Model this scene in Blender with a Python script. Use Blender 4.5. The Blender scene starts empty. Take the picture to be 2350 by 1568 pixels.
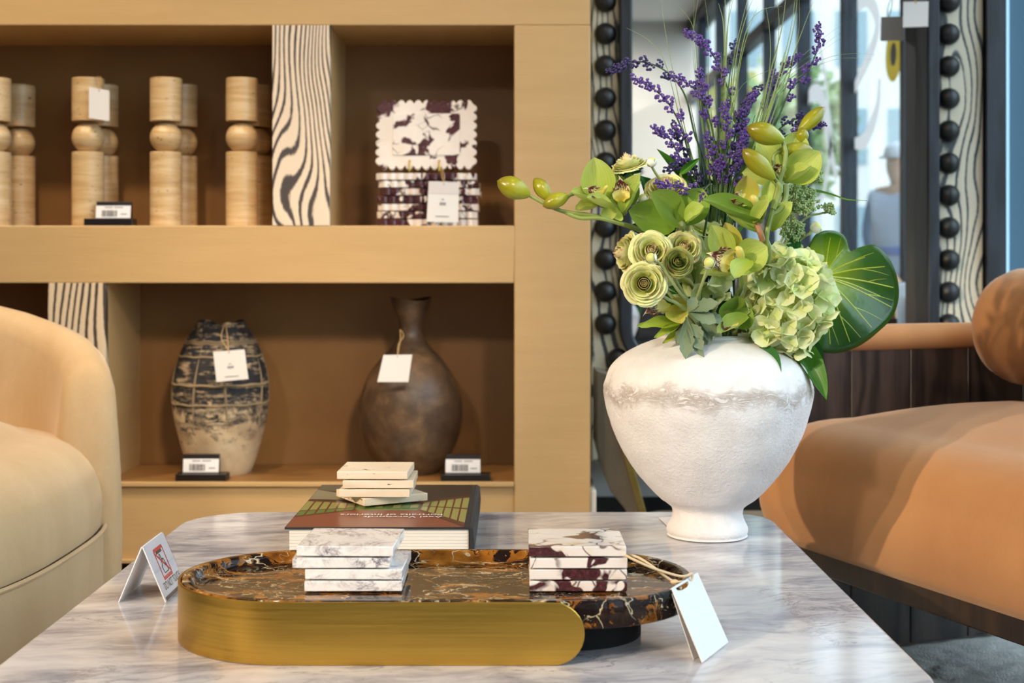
import bpy, bmesh, math, random
from mathutils import Vector, Matrix, noise

random.seed(11)
S = bpy.context.scene
COL = S.collection
PI = math.pi

# ------------------------------------------------------------------ camera
F, VX, HY, CZ = 3263.9, 1180.0, 608.0, 0.72      # focal length and vanishing point in pixels, eye height


def W(px, py, d):
    return Vector(((px - VX) / F * d, d, CZ - (py - HY) / F * d))


cam = bpy.data.cameras.new('camera')
cam.sensor_width = 36
cam.lens = 50
cam.shift_x = -(VX - 1175) / 2350
cam.shift_y = -(784 - HY) / 2350
cam.dof.use_dof = True
cam.dof.focus_distance = 1.72
cam.dof.aperture_fstop = 7.1
cam.clip_start = 0.02
camo = bpy.data.objects.new('camera', cam)
camo.location = (0, 0, CZ)
camo.rotation_euler = (PI / 2, 0, 0)
COL.objects.link(camo)
S.camera = camo

# ------------------------------------------------------------------ world, lamps, exposure
S.view_settings.view_transform = 'Standard'
S.view_settings.look = 'None'
S.view_settings.gamma = 1
S.view_settings.use_curve_mapping = False
S.view_settings.exposure = 0.0
cy = S.cycles
cy.use_denoising = True
cy.use_adaptive_sampling = True
cy.adaptive_threshold = 0.025
cy.max_bounces = 6
cy.diffuse_bounces = 3
cy.glossy_bounces = 4
cy.transmission_bounces = 4
cy.transparent_max_bounces = 8
cy.caustics_reflective = True
cy.caustics_refractive = False
cy.sample_clamp_indirect = 3

wd = bpy.data.worlds.new('daylight')
S.world = wd
wd.use_nodes = True
bg = wd.node_tree.nodes['Background']
bg.inputs[0].default_value = (0.72, 0.86, 1.0, 1)
bg.inputs[1].default_value = 5.0

WARM = (1.0, 0.79, 0.56)


def spot(loc, target, power, size, blend=0.5, radius=0.05, color=WARM):
    l = bpy.data.lights.new('ceiling_spot', 'SPOT')
    l.energy = power
    l.color = color
    l.spot_size = math.radians(size)
    l.spot_blend = blend
    l.shadow_soft_size = radius
    o = bpy.data.objects.new('ceiling_spot', l)
    o.location = loc
    o.rotation_euler = (Vector(target) - Vector(loc)).to_track_quat('-Z', 'Y').to_euler()
    COL.objects.link(o)


WX, WY, RY, RX = 1.55, 3.40, -6.0, -6.0           # window wall, back wall, rear wall, left wall
CEIL = 2.9
spot((-4.3, -1.9, 2.6), (0.40, 2.12, 0.42), 960, 15, 0.5, 0.05)
spot((-4.0, -2.6, 2.6), (0.30, 2.0, 0.40), 420, 15, 0.5, 0.05)
spot((-0.75, 1.75, 2.8), (-0.62, 3.05, 1.0), 135, 74, 1.0, 0.06)
spot((-1.75, 2.1, 2.8), (-1.05, 2.45, 0.5), 190, 62, 1.0, 0.06)
spot((0.55, 1.35, 2.8), (0.1, 3.05, 0.8), 38, 70, 1.0, 0.06)
spot((0.9, -0.9, 2.6), (-0.55, 3.25, 0.42), 420, 15, 1.0, 0.22)
spot((-1.3, -1.2, 2.8), (0.1, 1.8, 0.5), 200, 46, 1.0, 0.15, (1.0, 0.9, 0.78))
spot((0.6, -4.6, 2.8), (0.9, -5.9, 1.0), 200, 110, 1.0, 0.1, (1.0, 0.93, 0.84))  # added lamp without a fixture, brightens the rear wall in the mirror
pl = bpy.data.lights.new('window_portal', 'AREA')
pl.shape = 'RECTANGLE'
pl.size = 9.2
pl.size_y = 2.7
pl.cycles.is_portal = True
po = bpy.data.objects.new('window_portal', pl)
po.location = (WX + 0.14, -1.3, 1.45)
po.rotation_euler = (0, PI / 2, 0)
po.rotation_euler = Vector((-1, 0, 0)).to_track_quat('-Z', 'Z').to_euler()
COL.objects.link(po)

# ------------------------------------------------------------------ node helpers


def srgb(h):
    h = h.lstrip('#')
    c = [int(h[i:i + 2], 16) / 255 for i in (0, 2, 4)]
    return tuple(x / 12.92 if x <= 0.04045 else ((x + 0.055) / 1.055) ** 2.4 for x in c) + (1.0,)


class NT:
    def __init__(s, name, rough=0.5, metal=0.0, spec=None, color=None):
        s.m = bpy.data.materials.new(name)
        s.m.use_nodes = True
        s.t = s.m.node_tree
        s.p = s.t.nodes['Principled BSDF']
        s.out = s.t.nodes['Material Output']
        s.p.inputs['Roughness'].default_value = rough
        s.p.inputs['Metallic'].default_value = metal
        if spec is not None:
            s.p.inputs['Specular IOR Level'].default_value = spec
        if color:
            s.p.inputs['Base Color'].default_value = srgb(color) if isinstance(color, str) else color
        s._co = None

    def n(s, typ, ins=None, **props):
        nd = s.t.nodes.new('ShaderNode' + typ)
        for k, v in props.items():
            setattr(nd, k, v)
        for k, v in (ins or {}).items():
            s.set(nd.inputs[k], v)
        return nd

    def set(s, sock, v):
        if isinstance(v, bpy.types.NodeSocket):
            s.t.links.new(v, sock)
        else:
            sock.default_value = v

    def co(s, rand=True, kind='Object'):
        tc = s.n('TexCoord')
        if not rand:
            return tc.outputs[kind]
        oi = s.n('ObjectInfo')
        mu = s.n('Math', {0: oi.outputs['Random'], 1: 37.0}, operation='MULTIPLY')
        ad = s.n('VectorMath', {0: tc.outputs[kind], 1: mu.outputs[0]}, operation='ADD')
        return ad.outputs[0]

    def map(s, v, scale=(1, 1, 1), rot=(0, 0, 0), loc=(0, 0, 0)):
        return s.n('Mapping', {0: v, 'Scale': scale, 'Rotation': rot, 'Location': loc}).outputs[0]

    def noise(s, v, scale=5, detail=4, rough=0.55, dist=0.0, col=False):
        nd = s.n('TexNoise', {'Vector': v, 'Scale': scale, 'Detail': detail, 'Roughness': rough, 'Distortion': dist})
        return nd.outputs[1 if col else 0]

    def vor(s, v, scale=5, feature='F1', out=0, rnd=1.0):
        return s.n('TexVoronoi', {'Vector': v, 'Scale': scale, 'Randomness': rnd}, feature=feature).outputs[out]

    def math(s, op, a, b=0.0, c=None):
        ins = {0: a, 1: b}
        if c is not None:
            ins[2] = c
        return s.n('Math', ins, operation=op).outputs[0]

    def ramp(s, fac, stops, interp='LINEAR'):
        nd = s.n('ValToRGB', {0: fac})
        r = nd.color_ramp
        r.interpolation = interp
        while len(r.elements) < len(stops):
            r.elements.new(0.5)
        for e, (p, c) in zip(r.elements, stops):
            e.position = p
            if isinstance(c, (int, float)):
                c = (c, c, c, 1)
            e.color = srgb(c) if isinstance(c, str) else c
        return nd.outputs[0]

    def mix(s, fac, a, b, blend='MIX'):
        nd = s.n('Mix', data_type='RGBA', blend_type=blend)
        s.set(nd.inputs[0], fac)
        s.set(nd.inputs[6], srgb(a) if isinstance(a, str) else a)
        s.set(nd.inputs[7], srgb(b) if isinstance(b, str) else b)
        return nd.outputs[2]

    def sep(s, v):
        return s.n('SeparateXYZ', {0: v}).outputs

    def comb(s, x, y, z):
        return s.n('CombineXYZ', {0: x, 1: y, 2: z}).outputs[0]

    def color(s, v):
        s.set(s.p.inputs['Base Color'], v)

    def rough(s, v):
        s.set(s.p.inputs['Roughness'], v)

    def bump(s, h, strength=0.3, dist=0.01):
        b = s.n('Bump', {'Height': h, 'Strength': strength, 'Distance': dist})
        s.set(s.p.inputs['Normal'], b.outputs[0])

    def sheen(s, w, rough=0.4, tint=(1, 1, 1, 1)):
        s.p.inputs['Sheen Weight'].default_value = w
        s.p.inputs['Sheen Roughness'].default_value = rough
        s.p.inputs['Sheen Tint'].default_value = tint

    def translucent(s, colsock, fac=0.35):
        tr = s.n('BsdfTranslucent')
        s.set(tr.inputs[0], colsock)
        mx = s.n('MixShader', {0: fac, 1: s.p.outputs[0], 2: tr.outputs[0]})
        s.t.links.new(mx.outputs[0], s.out.inputs[0])


M = {}


def plain(key, color, rough=0.5, metal=0.0, spec=None):
    M[key] = NT(key, rough, metal, spec, color).m


plain('black_plastic', '#141010', 0.35)
plain('black_paint', '#15171a', 0.45)
plain('label_white', '#e6e4e6', 0.5)
plain('ink', '#1a1a1e', 0.6)
plain('ink_grey', '#8f8c90', 0.6)
plain('sign_red', '#d8182c', 0.4)
plain('card', '#dcd8d5', 0.75)
plain('card_flap', '#cfc9c8', 0.75)
plain('string', '#d9bf98', 0.8)
plain('twine', '#a98a5c', 0.85)
plain('print_white', '#f2ece6', 0.5)
plain('mirror_glass', (0.86, 0.88, 0.9, 1), 0.0, 1.0)
plain('gold_pin', '#c79a3a', 0.25, 1.0)
plain('cream_wall', '#d8d1c5', 0.8)
plain('white_wall', '#c9c9c9', 0.8)
plain('ceiling_white', '#e4dfd8', 0.85)
plain('shadow_black', '#0a0a0b', 0.9)  # black of the shadow block under the tray
plain('clear_pad', '#c8c8c6', 0.3)
plain('dark_console', '#2a211c', 0.45)
plain('vinyl_letter', '#cfc4be', 0.6)
plain('gold_sticker', '#b39a4c', 0.5)
plain('skin_tone', '#c99a7e', 0.6)
plain('coat_cloth', '#b4c4dc', 0.85)
plain('cap_cloth', '#d5dae2', 0.85)
plain('trousers_cloth', '#39404e', 0.85)
plain('strap_blue', '#2f62b0', 0.6)
plain('pavement', '#9a968f', 0.9)
plain('asphalt', '#5c5c60', 0.9)
plain('facade', '#ebe5db', 0.9)
plain('backdrop_blue', '#5b7c92', 0.5)
plain('facade_glass', '#9db0b4', 0.3)
plain('awning_red', '#b4453a', 0.8)
plain('trunk', '#5a4634', 0.9)
plain('page_edge', '#d9d4cb', 0.8)

# ------------------------------------------------------------------ materials with texture


def m_gold():
    k = NT('gold_lacquer', 0.42, 0.0)
    co = k.co(False)
    a = k.noise(k.map(co, (1.2, 1, 9)), 3, 5, 0.6)
    c = k.ramp(a, [(0.3, '#bd9a68'), (0.55, '#c29f6d'), (0.8, '#c7a573')])
    k.color(c)
    b = k.noise(k.map(co, (3, 1, 40)), 6, 3, 0.6)
    k.bump(b, 0.12, 0.004)
    k.p.inputs['Specular IOR Level'].default_value = 0.6
    return k.m


def m_gold_shaded():
    k = NT('shaded_gold_lacquer', 0.45, 0.0)  # the gold lacquer again, niche shade put into its colour
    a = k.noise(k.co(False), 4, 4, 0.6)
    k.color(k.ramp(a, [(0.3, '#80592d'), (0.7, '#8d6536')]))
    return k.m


def m_zebra(name, freq, warp, light, dark, sx=2.2, sz=0.9, seed=0.0, thr=0.35, tilt=0.0):
    k = NT(name, 0.55)
    co = k.co(False)
    x, y, z = k.sep(co)[0:3]
    st = k.map(co, (sx, sx, sz), (0, tilt, 0), (seed, seed * 0.7, seed * 1.3))
    nz = k.noise(st, 2.6, 1.5, 0.4)
    fine = k.noise(k.map(co, (60, 60, 6)), 1.2, 3, 0.6)
    v = k.math('MULTIPLY_ADD', nz, warp, k.math('MULTIPLY', x, freq))
    v = k.math('ADD', v, k.math('MULTIPLY', fine, 0.9))
    sn = k.math('MULTIPLY_ADD', k.math('SINE', v), 0.5, 0.5)
    wid = k.noise(k.map(co, (3, 3, 1.2), loc=(seed + 4, 0, 0)), 3, 2)
    sn = k.math('ADD', sn, k.math('MULTIPLY_ADD', wid, 0.7, -0.35))
    pore = k.noise(k.map(co, (420, 420, 90)), 1.0, 2)
    sn = k.math('ADD', sn, k.math('MULTIPLY_ADD', pore, 0.45, -0.22))
    k.color(k.ramp(sn, [(0.0, dark), (thr - 0.14, dark), (thr + 0.1, light), (1.0, light)]))
    k.bump(sn, 0.15, 0.003)
    return k.m


def m_cloth(name, c0, c1, sheen=0.6, scale=7, rough=0.85, tint=(1, 0.9, 0.78, 1)):
    k = NT(name, rough)
    co = k.co(False)
    a = k.noise(k.map(co, (1, 1, 0.45)), scale, 5, 0.6, 0.4)
    f = k.noise(co, 160, 2, 0.6)
    k.color(k.mix(k.math('MULTIPLY', f, 0.18), k.ramp(a, [(0.32, c0), (0.68, c1)]), (0.25, 0.16, 0.09, 1)))
    k.bump(f, 0.10, 0.002)
    k.sheen(sheen, 0.35, tint)
    return k.m


def m_table():
    k = NT('grey_marble', 0.12)
    co = k.map(k.co(False), (1, 1, 1), (0, 0, math.radians(-11)))
    wz = k.n('VectorMath', {0: k.noise(co, 5, 3, 0.5, 0, True), 1: (0.5, 0.5, 0.5)}, operation='SUBTRACT').outputs[0]
    wz = k.n('VectorMath', {0: wz, 'Scale': 0.10}, operation='SCALE').outputs[0]
    cw = k.n('VectorMath', {0: co, 1: wz}, operation='ADD').outputs[0]
    big = k.noise(k.map(cw, (1.0, 2.3, 1)), 5.5, 7, 0.6, 0.3)
    k2 = k.noise(k.map(cw, (1.0, 4.2, 1), loc=(3, 1, 0)), 15, 7, 0.66, 0.3)
    s = k.math('MULTIPLY_ADD', k2, 0.42, k.math('MULTIPLY', big, 0.72))
    c = k.ramp(s, [(0.40, '#84818a'), (0.50, '#aaa6ab'), (0.58, '#c6c0c1'), (0.70, '#d6d1cf')])
    vein = k.math('ABSOLUTE', k.math('SUBTRACT', k.noise(k.map(cw, (1, 2.4, 1), (0, 0, 0.25), (5, 2, 0)), 6, 8, 0.7, 0.8), 0.5))
    vm = k.ramp(vein, [(0.0, 1.0), (0.02, 0.0)])
    pat = k.ramp(k.noise(co, 5, 2), [(0.5, 0.0), (0.62, 0.7)])
    k.color(k.mix(k.math('MULTIPLY', vm, pat), c, '#6b6872'))
    return k.m


def m_arabescato():
    k = NT('white_veined_marble', 0.16)
    co = k.co()
    w = k.map(co, (1, 0.6, 1.6), (0.2, 0.5, 0.55))
    n1 = k.math('ABSOLUTE', k.math('SUBTRACT', k.noise(w, 20, 7, 0.62, 1.6), 0.5))
    v1 = k.ramp(n1, [(0.0, 0.95), (0.022, 0.4), (0.08, 0.0)])
    n2 = k.math('ABSOLUTE', k.math('SUBTRACT', k.noise(k.map(w, loc=(3, 1, 2)), 46, 6, 0.6, 1.0), 0.5))
    v2 = k.ramp(n2, [(0.0, 0.5), (0.03, 0.0)])
    mask = k.ramp(k.noise(co, 24, 2), [(0.42, 0.0), (0.62, 1.0)])
    f = k.math('MINIMUM', k.math('MULTIPLY', k.math('ADD', v1, v2), k.math('MULTIPLY_ADD', mask, 0.9, 0.1)), 1.0)
    k.color(k.mix(f, '#f1edeb', '#77707f'))
    k.p.inputs['Coat Weight'].default_value = 0.3
    return k.m


def m_viola(name, scale, cover=0.56, warm=0.4):
    k = NT(name, 0.18)
    co = k.co()
    nz = k.n('VectorMath', {0: k.noise(co, scale * 0.8, 2, 0.5, 0, True), 1: (0.5, 0.5, 0.5)}, operation='SUBTRACT').outputs[0]
    wv = k.n('VectorMath', {0: nz, 'Scale': 1.4 / scale}, operation='SCALE').outputs[0]
    w = k.n('VectorMath', {0: co, 1: wv}, operation='ADD').outputs[0]
    patch = k.noise(k.map(w, (1, 1.5, 1), (0.2, 0.3, 0.5), (5, 3, 1)), scale * 0.75, 3, 0.5)
    pm = k.ramp(patch, [(cover, 0.0), (cover + 0.025, 1.0)])
    d = k.vor(w, scale, 'DISTANCE_TO_EDGE')
    vm = k.ramp(d, [(0.0, 0.9), (0.012, 0.7), (0.03, 0.0)])
    vmask = k.ramp(k.noise(k.map(co, loc=(2, 8, 5)), scale * 0.6, 2), [(0.50, 0.0), (0.56, 1.0)])
    m = k.math('MAXIMUM', pm, k.math('MULTIPLY', vm, vmask))
    isl = k.ramp(k.vor(w, scale * 2.6, 'F1'), [(0.25, 1.0), (0.33, 0.0)])
    isk = k.ramp(k.noise(k.map(co, loc=(1, 1, 8)), scale, 2), [(0.52, 0.0), (0.56, 1.0)])
    m = k.math('MULTIPLY', m, k.math('SUBTRACT', 1.0, k.math('MULTIPLY', isl, isk)))
    spk = k.noise(co, scale * 9, 3, 0.7)
    dark = k.ramp(spk, [(0.35, '#3a1e21'), (0.62, '#552f34'), (0.78, '#8f6f72')])
    wn = k.noise(k.map(co, loc=(9, 2, 4)), scale * 0.8, 4)
    base = k.ramp(wn, [(0.3, '#efe6df'), (0.55, '#e6dcd6'), (0.7, '#dcc3a4' if warm > 0.3 else '#e2d5c9')])
    k.color(k.mix(m, base, dark))
    k.p.inputs['Coat Weight'].default_value = 0.3
    return k.m


def m_blackgold():
    k = NT('black_gold_marble', 0.07, spec=0.32)
    co = k.map(k.co(False), (1, 1.4, 1.4), (0, 0, 0.12))
    nz = k.n('VectorMath', {0: k.noise(co, 11, 4, 0.6, 0.4, True), 1: (0.5, 0.5, 0.5)}, operation='SUBTRACT').outputs[0]
    wv = k.n('VectorMath', {0: nz, 'Scale': 0.09}, operation='SCALE').outputs[0]
    w = k.n('VectorMath', {0: co, 1: wv}, operation='ADD').outputs[0]
    base = k.ramp(k.noise(w, 22, 5, 0.6), [(0.35, '#100c0f'), (0.52, '#231713'), (0.68, '#3a2818')])
    pm = k.ramp(k.noise(k.map(w, (1, 1.7, 1.4), loc=(4, 2, 1)), 13, 6, 0.7, 1.0), [(0.522, 0.0), (0.545, 1.0)])
    brown = k.ramp(k.noise(co, 40, 4), [(0.3, '#5e3411'), (0.6, '#9a6122'), (0.8, '#b98a4c')])
    c = k.mix(pm, base, brown)
    cm = k.ramp(k.noise(k.map(w, (1, 1.5, 1.2), loc=(8, 5, 3)), 19, 7, 0.75, 1.6), [(0.60, 0.0), (0.62, 1.0)])
    c = k.mix(cm, c, '#cdb58c')
    d = k.vor(w, 22, 'DISTANCE_TO_EDGE')
    v = k.ramp(d, [(0.0, 1.0), (0.02, 0.0)])
    vmask = k.ramp(k.noise(k.map(co, loc=(1, 7, 3)), 13, 3), [(0.44, 0.0), (0.52, 1.0)])
    c = k.mix(k.math('MULTIPLY', v, vmask), c, '#d8c6a2')
    d2 = k.vor(k.map(w, (1, 1, 1), (0, 0, 0.7), (2, 2, 2)), 60, 'DISTANCE_TO_EDGE')
    v2 = k.ramp(d2, [(0.0, 0.85), (0.02, 0.0)])
    vm2 = k.ramp(k.noise(k.map(co, loc=(6, 1, 3)), 10, 3), [(0.54, 0.0), (0.6, 1.0)])
    c = k.mix(k.math('MULTIPLY', v2, vm2), c, '#c9b79c')
    k.color(c)
    k.p.inputs['IOR'].default_value = 1.28
    return k.m


def m_brass(name, c0, c1, rough=0.33):
    k = NT(name, rough, 1.0)
    co = k.co(False)
    a = k.noise(k.map(co, (6, 6, 420)), 1.0, 4, 0.6)
    k.color(k.ramp(a, [(0.35, c0), (0.65, c1)]))
    k.rough(k.math('MULTIPLY_ADD', a, 0.2, rough - 0.1))
    k.bump(a, 0.04, 0.0004)
    return k.m


def m_travertine(name, c0, c1, c2, band=26, pit=1.0):
    k = NT(name, 0.35)
    co = k.co()
    a = k.noise(k.map(co, (2.5, 2.5, band)), 3.2, 6, 0.6, 0.3)
    c = k.ramp(a, [(0.32, c0), (0.5, c1), (0.68, c2)])
    p = k.noise(k.map(co, (50, 50, 170)), 1.7, 2, 0.5, 0.6)
    pm = k.ramp(p, [(0.68 + 0.02 * (1 - pit), 0.0), (0.72, 1.0)])
    k.color(k.mix(pm, c, '#6b4526'))
    k.bump(k.math('MULTIPLY', pm, -1.0), 0.5, 0.003)
    return k.m


def m_plaster():
    k = NT('white_plaster', 0.85)
    co = k.co(False)
    x, y, z = k.sep(co)[0:3]
    a = k.noise(co, 26, 5, 0.6)
    base = k.ramp(a, [(0.3, '#deDad8'), (0.6, '#e9e6e5')])
    wob = k.math('MULTIPLY_ADD', k.noise(k.map(co, (1, 1, 1)), 22, 4, 0.7), 0.06, -0.03)
    zz = k.math('ADD', z, wob)
    band = k.math('ABSOLUTE', k.math('SUBTRACT', zz, 0.203))
    bm = k.ramp(band, [(0.0, 1.0), (0.008, 0.6), (0.018, 0.0)])
    cr = k.ramp(k.math('ABSOLUTE', k.math('SUBTRACT', k.noise(k.map(co, (1, 1, 2.2)), 38, 6, 0.7, 1.5), 0.5)), [(0.0, 1.0), (0.09, 0.0)])
    k.color(k.mix(k.math('MULTIPLY', k.math('MULTIPLY', bm, k.math('MULTIPLY_ADD', cr, 0.95, 0.06)), 0.55), base, '#a3805f'))
    spk = k.ramp(k.noise(co, 330, 1, 0.5), [(0.74, 0.0), (0.78, 1.0)])
    f = k.noise(co, 210, 4, 0.7)
    low = k.ramp(z, [(0.185, 1.0), (0.215, 0.12)])
    hgt = k.math('MULTIPLY', k.math('ADD', f, k.math('MULTIPLY', spk, -0.3)), low)
    hgt = k.math('ADD', hgt, k.math('MULTIPLY', k.math('MULTIPLY', bm, cr), 0.9))
    k.bump(hgt, 0.55, 0.004)
    return k.m


def m_blackvase():
    k = NT('worn_black_clay', 0.75)
    co = k.co(False)
    x, y, z = k.sep(co)[0:3]
    a = k.noise(k.map(co, (1, 1, 1.3)), 26, 6, 0.72, 0.3)
    st = k.noise(k.map(co, (18, 18, 120)), 1.0, 4, 0.7)
    hz = k.math('MULTIPLY_ADD', z, 2.6, -0.50)
    s = k.math('ADD', k.math('ADD', hz, k.math('MULTIPLY', a, 1.15)), k.math('MULTIPLY', st, 0.28))
    m = k.ramp(s, [(0.46, 0.0), (0.60, 1.0)])
    base = k.ramp(k.noise(co, 14, 5), [(0.3, '#a58a6a'), (0.6, '#cdb592'), (0.8, '#dccbb0')])
    dark = k.ramp(k.noise(co, 60, 4, 0.7), [(0.3, '#121216'), (0.66, '#24242b'), (0.8, '#5c5349')])
    fl = k.ramp(k.math('MULTIPLY_ADD', st, 0.6, k.math('MULTIPLY', a, 0.5)), [(0.56, 0.0), (0.66, 0.75)])
    k.color(k.mix(fl, k.mix(m, base, dark), base))
    k.bump(a, 0.4, 0.004)
    return k.m


def m_brownvase():
    k = NT('brown_leathery_clay', 0.42)
    co = k.co(False)
    a = k.noise(co, 13, 6, 0.66, 0.3)
    k.color(k.ramp(a, [(0.3, '#33251d'), (0.5, '#54402f'), (0.72, '#7d6144')]))
    k.bump(k.noise(co, 70, 4), 0.25, 0.003)
    return k.m


def m_darkwood(name, c0, c1, c2):
    k = NT(name, 0.4)
    co = k.co()
    x, y, z = k.sep(co)[0:3]
    nz = k.noise(k.map(co, (5, 5, 1.1)), 2.2, 3, 0.5)
    v = k.math('MULTIPLY_ADD', nz, 26.0, k.math('MULTIPLY', x, 90.0))
    r = k.math('MULTIPLY_ADD', k.math('SINE', v), 0.5, 0.5)
    g = k.noise(k.map(co, (160, 160, 5)), 1, 4, 0.6)
    f = k.math('MULTIPLY_ADD', r, 0.45, k.math('MULTIPLY', g, 0.55))
    k.color(k.ramp(f, [(0.2, c0), (0.5, c1), (0.8, c2)]))
    k.bump(g, 0.15, 0.002)
    return k.m


def m_rug():
    k = NT('pale_shag', 0.95)
    co = k.co(False)
    k.color(k.ramp(k.noise(co, 60, 5), [(0.3, '#d9d5cd'), (0.7, '#f3f0eb')]))
    k.bump(k.noise(co, 240, 4, 0.7), 0.8, 0.012)
    k.sheen(0.5)
    return k.m


def m_floor():
    k = NT('dark_floor', 0.3)
    k.color(k.ramp(k.noise(k.map(k.co(), (1, 14, 1)), 5, 5), [(0.3, '#1d1613'), (0.7, '#33261f')]))
    return k.m


def m_petal(name, base, mid, tip, trans=0.3, rough=0.5, veins=0.25, edge=None, spec=0.35, at=0.5):
    """colour runs along the petal (v) with faint lengthwise veins"""
    k = NT(name, rough, spec=spec)
    uv = k.co(False, 'UV')
    u, v = k.sep(uv)[0:2]
    c = k.ramp(v, [(at * 0.6 if at > 0.6 else 0.0, base), (at, mid), (1.0, tip)])
    if edge:
        oi = k.n('ObjectInfo').outputs['Random']
        e = k.ramp(v, [(0.86, 0.0), (1.0, 1.0)])
        nn = k.ramp(k.noise(k.co(True, 'UV'), 2.2, 1), [(0.56, 0.0), (0.64, 1.0)])
        c = k.mix(k.math('MULTIPLY', k.math('MULTIPLY', e, nn), 0.9), c, edge)
    vn = k.noise(k.comb(k.math('MULTIPLY', u, 26.0), k.math('MULTIPLY', v, 1.6), 0.0), 1.0, 2, 0.5)
    c = k.mix(k.math('MULTIPLY', k.ramp(vn, [(0.45, 0.0), (0.7, 1.0)]), veins), c, base)
    oi2 = k.n('ObjectInfo').outputs['Random']
    hs = k.n('HueSaturation', {'Hue': k.math('MULTIPLY_ADD', oi2, 0.02, 0.49), 'Saturation': 1.0,
                               'Value': k.math('MULTIPLY_ADD', oi2, 0.22, 0.88), 'Fac': 1.0, 'Color': c}).outputs[0]
    k.color(hs)
    k.bump(vn, 0.25, 0.0015)
    k.translucent(hs, trans)
    return k.m


def m_lip():
    k = NT('spotted_lip', 0.5)
    uv = k.co(False, 'UV')
    u, v = k.sep(uv)[0:2]
    spots = k.noise(k.map(k.co(True, 'UV'), (26, 9, 1)), 1.0, 3, 0.7, 0.5)
    lim = k.ramp(v, [(0.28, 0.0), (0.55, 0.5), (0.9, 0.66), (1.0, 0.35)])
    m = k.ramp(k.math('ADD', k.math('SUBTRACT', lim, spots), 0.5), [(0.49, 0.0), (0.53, 1.0)])
    base = k.ramp(v, [(0.0, '#d8c433'), (0.5, '#e8dc86'), (1.0, '#f1e6c0')])
    k.color(k.mix(m, base, '#5a1c10'))
    return k.m


def m_bud():
    k = NT('orchid_bud_green', 0.28)
    uv = k.co(False, 'UV')
    u, v = k.sep(uv)[0:2]
    c = k.ramp(v, [(0.0, '#949a2c'), (0.25, '#9a9c1c'), (0.75, '#888414'), (1.0, '#746a12')])
    s = k.math('SINE', k.math('MULTIPLY', u, 18.85))
    c = k.mix(k.ramp(s, [(0.86, 0.0), (1.0, 0.28)]), c, '#6f7410')
    k.color(c)
    return k.m


def m_lavender(name, c0, c1, c2):
    k = NT(name, 0.6)
    co = k.co()
    n = k.vor(co, 520, 'F1', 0)
    k.color(k.ramp(n, [(0.0, c2), (0.18, c1), (0.6, c0)]))
    return k.m


def m_bigleaf():
    k = NT('glossy_leaf', 0.17, spec=0.45)
    uv = k.co(False, 'UV')
    u, v = k.sep(uv)[0:2]
    n = k.noise(k.co(False), 40, 4)
    rr = k.math('MULTIPLY_ADD', n, 0.08, v)
    c = k.ramp(rr, [(0.0, '#b2c012'), (0.3, '#839c12'), (0.62, '#3a6614'), (1.0, '#254c15')])
    k.color(c)
    k.bump(k.noise(k.co(False), 55, 3), 0.15, 0.004)
    return k.m


def m_glass():
    k = NT('window_glass', 0.0)
    tr = k.n('BsdfTransparent', {0: (0.93, 0.97, 0.97, 1)})
    gl = k.n('BsdfGlossy', {'Roughness': 0.0})
    lw = k.n('LayerWeight', {'Blend': 0.12})
    mx = k.n('MixShader', {0: k.math('MULTIPLY', lw.outputs['Fresnel'], 0.5), 1: tr.outputs[0], 2: gl.outputs[0]})
    k.t.links.new(mx.outputs[0], k.out.inputs[0])
    return k.m


def m_acrylic():
    k = NT('clear_acrylic', 0.02)
    tr = k.n('BsdfTransparent', {0: (0.97, 0.97, 0.98, 1)})
    gl = k.n('BsdfGlossy', {'Roughness': 0.03})
    mx = k.n('MixShader', {0: 0.10, 1: tr.outputs[0], 2: gl.outputs[0]})
    k.t.links.new(mx.outputs[0], k.out.inputs[0])
    return k.m


def m_foliage(name, a, b):
    k = NT(name, 0.7)
    k.color(k.ramp(k.noise(k.co(), 3, 3), [(0.3, a), (0.7, b)]))
    return k.m


k_ = NT('frosted_vinyl', 0.6, color='#c9bdb6')
k_.translucent(srgb('#c9bdb6'), 0.75)
M['vinyl_letter'] = k_.m
k_ = NT('sticker_film', 0.5, color='#cdb86a')
k_.translucent(srgb('#d8c47a'), 0.7)
M['gold_sticker'] = k_.m
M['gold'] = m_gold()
M['gold_shaded'] = m_gold_shaded()
M['zebra_a'] = m_zebra('zebra_wood_facing', 430, 150, '#e0cdb6', '#453c3b', 2.0, 0.75, 2.3, 0.30, 0.35)
M['zebra_b'] = m_zebra('zebra_wood_facing_straight', 330, 60, '#d3bd9f', '#3f342c', 2.4, 0.7, 7.7, 0.30, 0.1)
M['zebra_c'] = m_zebra('zebra_wood_frame', 230, 95, '#cfc8b4', '#3b4248', 2.6, 0.9, 4.1, 0.27, 0.15)
M['velvet'] = m_cloth('cream_velvet', '#bd9d72', '#ccae86', 0.4, 6)
M['suede'] = m_cloth('tan_suede', '#b27a4b', '#bf8957', 0.45, 6)
M['marble'] = m_table()
M['arab'] = m_arabescato()
M['viola'] = m_viola('violet_marble', 24, 0.548)
M['viola_b'] = m_viola('violet_marble_fine', 18, 0.525, 0.2)
M['blackgold'] = m_blackgold()
M['brass'] = m_brass('brushed_brass', '#cfa449', '#d8ad50', 0.32)
M['brass_trim'] = m_brass('dull_brass', '#8d7b48', '#9a8750', 0.42)
M['trav'] = m_travertine('travertine', '#bb986a', '#cdac7d', '#dac097', 26)
M['trav_pale'] = m_travertine('pale_travertine', '#d3bca0', '#e0cdb4', '#e8d9c4', 10)
M['plaster'] = m_plaster()
M['blackvase'] = m_blackvase()
M['brownvase'] = m_brownvase()
plain('clay_rib', '#8d7a5e', 0.8)
M['wood'] = m_darkwood('dark_oak', '#211b1b', '#3a302d', '#4a3d38')
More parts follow.
